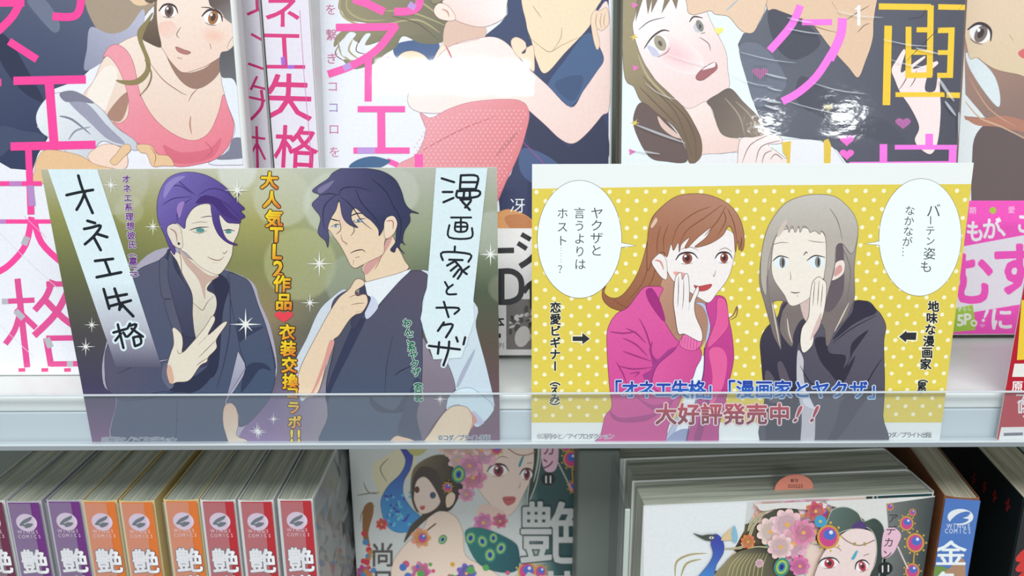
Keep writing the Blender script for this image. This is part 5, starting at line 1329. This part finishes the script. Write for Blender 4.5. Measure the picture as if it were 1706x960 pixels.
bl = lambda x, y: mixc((28, 56, 160), (60, 140, 214), (y-130)/90)
A.t(bl, '「オネエ失格」', (75, 172), (672, 172), 112, 0.026, out=(214, 228, 246), oo=0.05, vert=False, sx=.98)
A.t(bl, '「漫画家とヤクザ」', (745, 172), (1640, 174), 112, 0.026, out=(214, 228, 246), oo=0.05, vert=False, sx=1.0)
rd = lambda x, y: mixc((206, 36, 66), (120, 18, 48), (y-260)/110)
A.t(rd, '大好評発売中', (388, 318), (1060, 318), 132, 0.03, out=(252, 226, 228), oo=0.05, vert=False)
A.t(rd, '!!', (1172, 316), (1270, 316), 130, 0.03, out=(252, 226, 228), oo=0.05, vert=False, skew=0.42)
A.new('credit_lettering')
A.T = D1
A.t((70, 70, 78), '©冴月ゆと／アイプロダクション', (105, 1724), (548, 1724), 38, 0.004, out=(240, 240, 246), oo=0.05, vert=False)
A.T = D3
A.t((70, 70, 78), '©コダ／ブライト出版', (895, 1716), (1172, 1716), 38, 0.004, vert=False)
A.new(None)

# ---- red card at the right frame edge (mostly outside the photograph)
yc = 0.2584
pts = [on_y(x, y, yc) for x, y in ((1723, 380), (1660, 735))]
r3 = thing('picture_card', (pts[1].x, yc, pts[1].z), 'red leaflet with a white foot strip at the right frame edge', 'card', 'picture cards in the clear rail')
tilt = math.atan2(pts[0].x-pts[1].x, pts[0].z-pts[1].z)
r3.matrix_world = r3.matrix_world @ Matrix.Rotation(tilt, 4, 'Y')
MB().box(0, 0.09, 0, 0.0004, 0.0, 0.085, 0.00005).build('paper_sheet', M_CARDEDGE, r3)
A = Art(r3, front_map(r3), (0, 0.09, 0.0, 0.085), INK_CARD)
A.T = (0, 0, 1)
A.new('printed_background').p((186, 24, 44), [(1600, 200), (2200, 200), (2200, 800), (1600, 800)], sm=False)
A.p((242, 206, 60), [(1702, 500), (1760, 500), (1760, 596), (1694, 600)], sm=False)
A.p((240, 236, 230), [(1690, 606), (1760, 606), (1760, 628), (1686, 628)], sm=False)
A.p((244, 244, 242), [(1668, 712), (1900, 708), (1900, 734), (1663, 736)], sm=False)
A.new('leaflet_lettering').t((248, 240, 240), '原フ', (1695, 644), (1700, 664), 20, 0.02)
A.t((248, 240, 240), '『', (1694, 682), (1694, 682), 30, 0.03, vert=False); A.t((248, 240, 240), '発', (1716, 682), (1716, 682), 28, 0.03, vert=False)
A.s((120, 120, 130), [(1672, 724), (1704, 723)], 5, sm=False)
A.new(None)
# ---------------------------------------------------------------- lower shelf, front-facing comics
def flower(A, o, r, c, n=7, core=(240, 180, 90)):
    A.again(); rr = random.Random(int(o[0]*7+o[1]))
    for ring, k in ((1.0, 1.0), (0.66, 0.92), (0.36, 0.84)):
        for i in range(n):
            t = 2*math.pi*(i+ring*2)/n
            cc = tuple(min(255, v*k+(255-v)*(0.25*rr.random())) for v in c)
            A.disc(cc, (o[0]+math.cos(t)*r*ring*.62, o[1]+math.sin(t)*r*ring*.62), r*.42, r*.30, t, n=12)
    A.disc(core, o, r*.16, n=10)
def jewel(A, o, r):
    A.again()
    A.disc((214, 160, 60), o, r*1.25, r*1.35); A.disc((212, 70, 140), o, r, r*1.1); A.disc((80, 110, 200), (o[0]+r*.15, o[1]-r*.25), r*.7, r*.6); A.disc((240, 236, 250), (o[0]+r*.3, o[1]-r*.5), r*.22)
    for i in range(9):
        t = 2*math.pi*i/9; A.disc((226, 184, 84), (o[0]+math.cos(t)*r*1.5, o[1]+math.sin(t)*r*1.6), r*.14, n=8)
def feather(A, o, r, rot=0.0):
    A.again()
    A.disc((66, 150, 130), o, r*1.2, r*1.5, rot); A.disc((190, 206, 70), o, r*.85, r*1.1, rot); A.disc((60, 150, 180), o, r*.6, r*.8, rot); A.disc((40, 44, 130), o, r*.34, r*.48, rot)

def peacock_cover(A):
    """generic floral cover: peacock at left, two faces, flowers and jewels at right (drawn in the crop of the middle comic)"""
    A.T = L3
    A.new('printed_background').grid(lambda x, y: mixc((214, 218, 216), (44, 82, 84), (x-980+(y-300)*-.25)/140.0), -20, 1480, -420, 2400, 60, 60)
    A.new('printed_hair')
    A.p((228, 220, 186), [(140, 180), (220, 110), (330, 60), (400, 120), (360, 240), (240, 300), (200, 360)])
    for q in ([(240, 120), (190, 180), (230, 260)], [(90, 260), (120, 320), (180, 330)], [(50, 340), (110, 330), (190, 320)], [(160, 400), (90, 430), (70, 500)]): A.s((140, 126, 100), q, 7, taper=True)
    A.p((150, 104, 60), [(90, 420), (140, 380), (150, 440), (120, 560), (130, 640), (90, 600)])
    A.p((52, 66, 62), [(640, -240), (760, -330), (900, -360), (1060, -300), (1130, -160), (1146, 60), (1120, 240), (1090, 330), (1060, 380), (1080, 100), (1000, -100), (880, -130), (760, -40)], line=(200, 206, 190), w=6)
    A.s((190, 200, 190), [(1120, -100), (1128, 100), (1098, 260)], 12, taper=True)
    A.new('printed_face')
    A.p((244, 220, 206), [(800, 60), (860, -80), (980, -120), (1080, -40), (1100, 120), (1080, 240), (1040, 330), (1000, 410), (950, 460), (900, 440), (840, 390), (790, 330), (740, 230)], line=(170, 130, 116))
    A.p((238, 206, 194), [(830, 390), (950, 460), (880, 470), (860, 540), (780, 540), (760, 430)])
    eye(A, 886, 190, 110, 80, (150, 50, 70), 0.0); eye(A, 1056, 214, 70, 74, (150, 50, 70), 0.1)
    A.s((150, 120, 104), [(870, 130), (910, 108), (950, 120)], 5, taper=True); A.s((150, 120, 104), [(1060, 150), (1090, 145)], 5)
    A.p((206, 104, 104), [(915, 352), (950, 345), (990, 350), (985, 380), (950, 400), (925, 385)]); A.s((150, 66, 70), [(918, 362), (955, 364), (988, 358)], 5, taper=True)
    A.s((190, 150, 132), [(1020, 260), (1015, 290), (1000, 295)], 5, taper=True)
    A.s((150, 110, 90), [(930, 50), (1000, 96), (1060, 100), (1110, 80)], 6); A.p((60, 150, 170), [(1030, 110), (1040, 110), (1020, 168), (1008, 160)])
    A.new('printed_figure', 'printed peacock')
    A.p(grad((60, 64, 160), (70, 150, 210), (330, 60), (260, 420)), [(300, 40), (360, 40), (384, 100), (370, 180), (330, 260), (330, 340), (380, 420), (430, 470), (400, 540), (300, 560), (230, 520), (200, 440), (196, 360), (240, 280), (310, 210), (340, 130)], line=(40, 44, 110))
    for i in range(40):
        rr = random.Random(i); x = 220+rr.random()*150; y = 320+rr.random()*200
        A.disc(rr.choice([(96, 190, 226), (60, 90, 190), (120, 200, 220), (80, 70, 170)]), (x, y), 9, n=6)
    A.p((196, 190, 120), [(300, 40), (320, 30), (420, 60), (480, 50), (430, 100), (380, 100), (350, 70)])
    A.new('printed_figure', 'printed dark haired girl')
    A.p((246, 222, 204), [(330, 640), (440, 540), (480, 460), (560, 430), (640, 470), (680, 560), (700, 700), (850, 780), (900, 900), (300, 900), (260, 760)], line=(170, 120, 100))
    A.p(grad((124, 110, 84), (52, 46, 44), (400, 200), (600, 300)), [(380, 200), (430, 140), (520, 100), (600, 110), (660, 180), (680, 280), (650, 360), (600, 430), (520, 440), (400, 540), (330, 620), (370, 520), (440, 450), (400, 430), (370, 330)])
    A.p((242, 220, 206), [(385, 250), (420, 200), (490, 220), (540, 300), (545, 380), (500, 430), (440, 448), (410, 420), (385, 340)], line=(150, 110, 100))
    A.disc((100, 60, 50), (408, 305), 15, 20); A.disc((70, 90, 110), (502, 338), 18, 20); A.p((204, 96, 96), [(425, 405), (455, 400), (450, 422), (432, 424)])
    A.p((76, 64, 58), [(380, 260), (430, 170), (520, 190), (560, 280), (560, 400), (530, 330), (480, 250), (440, 230), (400, 270), (385, 400)])
    A.p((244, 214, 190), [(580, 350), (610, 320), (634, 340), (620, 390), (585, 410)])
    A.new('printed_flower')
    A.s((60, 40, 40), [(450, 560), (520, 505)], 8); 
    for o, r, c in (((790, 60), 120, (240, 170, 196)), ((690, 90), 80, (246, 200, 190)), ((740, 230), 80, (232, 130, 170)), ((600, 40), 70, (240, 190, 170)), ((780, -90), 120, (244, 196, 206)), ((700, 330), 50, (238, 160, 190)), ((800, 500), 60, (226, 130, 180)), ((900, 490), 46, (214, 90, 130)), ((430, 590), 60, (240, 150, 110)), ((200, 510), 36, (226, 70, 60)), ((90, 800), 50, (200, 60, 130)), ((430, 790), 60, (214, 90, 150)), ((700, 800), 60, (110, 90, 190))): flower(A, o, r, c)
    A.p(grad((48, 128, 120), (30, 84, 96), (700, 540), (1000, 740)), [(690, 560), (790, 530), (960, 600), (1010, 660), (1000, 780), (880, 790), (760, 730)])
    for o, r, c in (((840, 10), 90, (246, 200, 214)), ((650, 130), 60, (246, 206, 200)), ((720, 160), 70, (236, 150, 190)), ((620, -40), 90, (250, 214, 206))): flower(A, o, r, c)
    A.new('printed_feather')
    for o, r, q in (((655, 210), 34, .1), ((725, 590), 26, .3), ((795, 610), 26, -.3), ((840, 690), 28, 0), ((905, 650), 26, .4), ((860, 590), 22, 0), ((560, 600), 20, .6)): feather(A, o, r, q)
    A.new('printed_jewel')
    for o, r in (((1320, 125), 38), ((1335, 290), 26), ((590, 285), 22), ((440, 590), 26), ((1290, 50), 24), ((880, 60), 26), ((1060, 790), 44), ((1140, 790), 30)): jewel(A, o, r)
    A.s((204, 150, 60), [(1325, 170), (1330, 260)], 8)
    for k in range(14): A.disc((216, 206, 196), (1245+k*6, 150+k*12), 6, n=6)
    A.new('printed_confetti')
    for k in range(60):
        rr = random.Random(k*3); A.disc(rr.choice([(230, 170, 60), (90, 170, 90), (220, 90, 130), (80, 120, 200), (240, 220, 150), (120, 60, 120)]), (300+rr.random()*720, 740+rr.random()*300), 8+rr.random()*18, n=8)
    for k in range(26):
        rr = random.Random(k*5+1); A.disc(rr.choice([(200, 130, 70), (160, 190, 110), (210, 60, 80), (80, 140, 190)]), (90+rr.random()*70, 560+rr.random()*260), 6+rr.random()*14, n=8)
    A.p((240, 196, 214), [(1148, 30), (1230, 20), (1246, 100), (1226, 190), (1170, 196), (1146, 130)])
    A.new('title_lettering', 'silver title lettering')
    A.t((206, 208, 206), '艶', (1200, 560), (1200, 560), 380, 0.012, sy=1.04, out=(60, 80, 80), oo=0.02); A.t((206, 208, 206), '漢', (1205, 960), (1205, 960), 370, 0.012)
    A.t((90, 84, 82), '尚月地', (205, 690), (205, 1010), 150, 0.012)
    A.t((116, 36, 70), 'アデカン', (1205, -100), (1180, 150), 76, 0.014)
    A.disc((24, 24, 26), (1184, 242), 42, 40); A.t((244, 244, 244), '11', (1172, 244), (1198, 244), 60, 0.03, vert=False, sx=.9)

# middle comic, deep on the lower shelf
mz = ZL
ym = 0.336
b6, w6 = place_face('comic_book', 'front-facing peacock comic standing deep on the lower shelf beside the spine row', 'peacock comics on the lower shelf',
                    588, 982, 850, ym, mz, None, 0.174, 0.018, R(0), M_COVER_W)
A = Art(b6, front_map(b6), (-w6/2+0.0002, w6/2-0.0014, 0.0003, 0.1737), INK_DULL)
peacock_cover(A); A.new(None)

# stack at right: three copies one behind the other, turned a little
ys = 0.163/((CAM.z - on_z(1072, 843, CAM.z-0.163).z)) * 0 + on_z(1072, 843, ZT).y
pl = on_z(1072, 843, ZT); pr = on_z(1559, 821, ZT)
yaw = math.atan2(pr.y-pl.y, pr.x-pl.x); wS = (pr-pl).length
print('STACK', pl, pr, math.degrees(yaw), wS)
mid = (pl+pr)/2
T7 = 0.0196
nrm = Vector((-math.sin(yaw), math.cos(yaw), 0))
labs = ['frontmost peacock comic of the lower right stack, coral slip standing out of its top', 'middle peacock comic of the lower right stack, behind the one with the coral slip', 'rearmost visible peacock comic of the lower right stack, nearest under the rail', 'rearmost peacock comic of the turned stack, under the shelf']
first = None
for i in range(3):
    r = thing('comic_book', (0, 0, 0), labs[i], 'book', 'peacock comics on the lower shelf', yaw)
    pos = mid + nrm*(T7+0.0009)*i + Vector((0.0012*math.sin(i*2.3), 0, 0)); pos.z = ZL
    r.matrix_world = Matrix.Translation(pos) @ Matrix.Rotation(yaw, 4, 'Z')
    face_book(r, wS, 0.174 - 0.0006*i, T7, M_COVER_W)
    if i == 0:
        bpy.context.view_layer.update()
        # the same cover as the middle comic: its crop is carried over in card millimetres
        m6 = front_map(b6)
        sc = wS/w6
        fm = lambda px, py: (m6(px, py)[0]*sc, m6(px, py)[1])
        A = Art(r, fm, (-wS/2+0.0002, wS/2-0.0014, 0.0003, 0.1737), INK_DULL)
        peacock_cover(A)
        # upper part of the cover, hidden by the rail on the middle comic
        A.T = L4; A.map = front_map(r)
        A.new('printed_figure', 'printed peacock head and neck')
        A.p((234, 238, 240), [(300, 300), (1020, 300), (1020, 450), (1000, 640), (860, 900), (700, 960), (500, 1000), (300, 1000)], sm=False)
        for q in ([(520, 960), (530, 860), (620, 810), (740, 800)], [(560, 960), (600, 870), (700, 840)], [(840, 980), (900, 860), (1040, 760), (1180, 750)], [(860, 760), (1000, 740), (1060, 600), (1150, 520)], [(1020, 640), (1060, 560), (1180, 480)]):
            A.s((214, 204, 164), q, 20, taper=True); A.s((120, 108, 84), q, 5, taper=True)
        A.p(grad((60, 70, 170), (70, 140, 210), (800, 700), (700, 960)), [(780, 665), (820, 668), (852, 720), (850, 790), (800, 880), (770, 1000), (640, 1000), (690, 940), (760, 850), (780, 790), (765, 730)], line=(40, 44, 110))
        A.p((70, 80, 70), [(640, 652), (700, 668), (740, 662), (790, 665), (780, 700), (740, 705), (700, 690)]); A.disc((240, 240, 236), (768, 684), 16, 9); A.disc((40, 40, 60), (768, 684), 6)
        A.p((228, 200, 150), [(835, 700), (880, 640), (925, 610), (940, 640), (945, 690), (900, 700)]); A.p((140, 190, 214), [(905, 640), (930, 600), (950, 680), (935, 720), (912, 700)])
        A.new('printed_hair')
        A.p((74, 76, 60), [(1200, 640), (1120, 540), (1300, 470), (1380, 520), (1300, 620)])
        A.p(grad((150, 140, 104), (48, 48, 44), (900, 900), (1150, 800)), [(800, 1000), (860, 860), (960, 780), (1100, 752), (1220, 780), (1300, 860), (1320, 1000)])
        for k in range(9): A.s((190, 180, 130), [(870+k*30, 1000), (900+k*28, 880), (980+k*22, 790)], 6, taper=True)
        A.new('printed_flower')
        for o, rr_, c in (((1180, 640), 100, (248, 216, 206)), ((1290, 590), 110, (246, 200, 206)), ((1330, 720), 110, (240, 170, 194)), ((1240, 740), 90, (248, 206, 206)), ((1400, 640), 90, (236, 130, 170)), ((1020, 710), 50, (226, 120, 60)), ((1100, 860), 30, (240, 190, 200)), ((1380, 880), 70, (230, 110, 170))): flower(A, o, rr_, c, 9)
        feather(A, (1250, 880), 44, .3)
        A.T = L5
        A.new('printed_hair')
        A.p((228, 226, 222), [(-160, 300), (-160, 480), (0, 470), (300, 470), (300, 300), (760, 300), (1100, 300), (1080, 560), (700, 620), (500, 500), (420, 480)])
        A.p(grad((96, 116, 108), (54, 66, 62), (380, 500), (650, 600)), [(310, 560), (350, 480), (440, 462), (520, 500), (560, 560), (640, 540), (700, 600), (706, 720), (690, 860), (640, 1000), (560, 1000), (640, 860), (650, 700), (600, 610), (500, 610), (400, 640), (330, 700), (290, 620)], line=(190, 200, 190), w=5)
        A.p((84, 60, 120), [(480, 610), (510, 570), (550, 560), (578, 590), (572, 615)])
        A.new('printed_face')
        A.p((247, 224, 220), [(240, 1000), (250, 860), (300, 760), (400, 660), (480, 615), (572, 618), (630, 650), (650, 760), (620, 900), (540, 1000)], line=(190, 150, 140))
        eye(A, 320, 850, 130, 80, (196, 60, 80), -0.05); eye(A, 550, 870, 90, 84, (196, 60, 80), -0.3)
        A.s((150, 110, 100), [(355, 735), (390, 748), (410, 768)], 6, taper=True); A.s((150, 110, 100), [(560, 800), (600, 785)], 5)
        A.s((150, 110, 90), [(400, 660), (460, 705), (540, 728), (640, 690)], 7)
        for x in (500, 570): A.disc((180, 160, 90), (x, 718), 12)
        A.p((80, 180, 200), [(510, 765), (522, 770), (498, 822), (476, 822), (490, 795)])
        A.new('printed_background')
        A.p(grad((120, 124, 120), (44, 54, 58), (760, 500), (960, 520)), [(720, 440), (1100, 385), (1060, 640), (1020, 1000), (760, 1000), (700, 900), (740, 700)], sm=False)
        A.p((240, 196, 214), [(700, 640), (760, 600), (820, 650), (800, 720), (760, 790), (690, 810)])
        A.new('printed_jewel')
        for o, rr_ in (((318, 668), 62), ((860, 575), 38), ((920, 710), 50), ((900, 905), 40), ((900, 500), 18), ((745, 460), 18)): jewel(A, o, rr_)
        flower(A, (230, 490), 70, (214, 80, 90)); A.disc((70, 160, 206), (262, 560), 42); A.disc((230, 200, 90), (262, 560), 10)
        A.s((210, 160, 70), [(915, 770), (905, 860)], 9)
        for k in range(14): A.disc((230, 214, 210), (800+k*5, 740+k*11), 7, n=6)
        A.new('title_lettering')
        A.t((60, 40, 60), 'アデカン', (765, 540), (722, 790), 72, 0.008, skew=.15)
        A.disc((24, 24, 26), (712, 888), 52, 46, -.2); A.t((246, 246, 246), '11', (694, 890), (734, 886), 66, 0.03, vert=False, sx=.9)
        A.new(None)
        # coral order slip standing out of the pages
        sm = MB(); n = 20; c0 = r.matrix_world.inverted() @ on_z(1325, 816, ZT); cx = c0.x; yy = T7*0.42
        R0 = 0.0080
        for y in (yy, yy+0.0003):
            sm.v += [(cx-R0, y, 0.170)] + [(cx-R0*math.cos(math.pi*k/n), y, 0.1736+R0*0.80*math.sin(math.pi*k/n)) for k in range(n+1)] + [(cx+R0, y, 0.170)]
        m_ = n+3
        sm.f += [tuple(range(m_)), tuple(range(2*m_-1, m_-1, -1))] + [(i_, (i_+1) % m_, m_+(i_+1) % m_, m_+i_) for i_ in range(m_)]
        sm.build('order_slip', M_SLIP, r)
        B = Art(r, front_map(r, yy), (cx-R0, cx+R0, 0.17, 0.19), INK_CARD, y0=yy)
        B.T = L5
        B.new('slip_lettering').t((50, 44, 50), '新刊', (84, 296), (112, 296), 26, 0.01, vert=False); B.t((50, 44, 50), '020225', (62, 334), (150, 334), 34, 0.0, vert=False); B.t((50, 44, 50), '1冊', (100, 366), (130, 366), 24, 0.01, vert=False)
        B.new(None)

# blue spined comic right of the stack
def angled_spine(pa, pb, yaw, label, cover, d, h, page):
    a = on_z(pa[0], pa[1], ZL+h); 
    t = None
    # width from the sight line through pb on the turned front plane
    r = thing('comic_book', (a.x, a.y, ZL), label, 'book', 'comics leaning at the right of the lower shelf', yaw)
    fm = front_map(r)
    tt = fm(*pb)[0]
    r.matrix_world = Matrix.Translation((r.matrix_world.to_3x3() @ Vector((tt/2, 0, 0)))) @ r.matrix_world
    spine_book(r, d, h, tt, cover, page)
    print('ANG', label[:20], a, tt)
    return r, tt
YAW2 = R(-8.6)
b8, t8 = angled_spine((1575, 828), (1634, 833), YAW2, 'blue spined comic standing against the right end of the peacock stack', M_COVER_ORANGE, 0.112, 0.174, M_PAGE_BEIGE)
A = Art(b8, front_map(b8), (-t8/2+0.0001, t8/2-0.0001, 0.0003, 0.1735), INK_DULL, base=0.00012)
A.T = L5
A.new('spine_print').grid((78, 122, 196), 900, 1500, 300, 3600, 1, 1)
A.p((112, 150, 70), [(1060, 900), (1120, 890), (1170, 920), (1120, 960), (1060, 950)]); A.p((180, 140, 110), [(1180, 900), (1280, 850), (1270, 1200), (1150, 1200), (1120, 980)])
A.new('wing_emblem').disc((236, 240, 244), (1252, 548), 90, 56); A.p((78, 122, 196), [(1180, 580), (1230, 530), (1290, 510), (1320, 520), (1300, 545), (1270, 555), (1310, 565), (1280, 588), (1220, 595)])
A.new('spine_lettering').t((236, 240, 244), 'WINGS', (1175, 610), (1310, 612), 46, 0.0, vert=False, sx=.8); A.t((236, 240, 244), 'COMICS', (1155, 645), (1315, 647), 46, 0.0, vert=False, sx=.75)
A.t((244, 248, 250), '金', (1185, 800), (1185, 800), 230, 0.016, sy=.8); A.t((244, 248, 250), '色', (1160, 1010), (1160, 1010), 220, 0.016, sy=.8)
A.new(None)
b9, t9 = angled_spine((1707, 832), (1790, 842), YAW2, 'black teal comic at the right frame edge with red lettering', M_COVER_DARK, 0.118, 0.174, M_PAGE_BEIGE)
A = Art(b9, front_map(b9), (-t9/2+0.0001, t9/2-0.0001, 0.0003, 0.1735), INK_DULL, base=0.00012)
A.T = L5
A.new('spine_print').grid((34, 30, 34), 1200, 2400, 300, 3600, 1, 1)
A.new('spine_lettering')
for y in (830, 900, 980, 1060): A.p((214, 54, 50), [(1640, y), (1700, y-60), (1800, y-90), (1860, y-40), (1760, y-20), (1720, y+20), (1650, y+30)])
A.new(None)
# red lettering on its side cover
Lm = b9.matrix_world.inverted()
def side_map(px, py):
    c = Lm @ CAM; d = Lm.to_3x3() @ ray(px, py); x0 = -t9/2
    t = (x0-c.x)/d.x; return (c.y+d.y*t, c.z+d.z*t)
mbs = MB()
for (px, py) in ((1622, 797), (1640, 811), (1657, 826), (1679, 841)):
    y_, z_ = side_map(px, py)
    mbs.box(-t9/2-0.00012, -t9/2-0.00004, y_-0.0022, y_+0.0022, z_-0.0005, z_+0.0004)
    mbs.box(-t9/2-0.00012, -t9/2-0.00004, y_-0.0006, y_+0.0006, z_-0.0028, z_+0.0026)
mbs.build('side_lettering', mat('red_print', (170, 40, 44), 0.5), b9)['label'] = 'red side lettering'
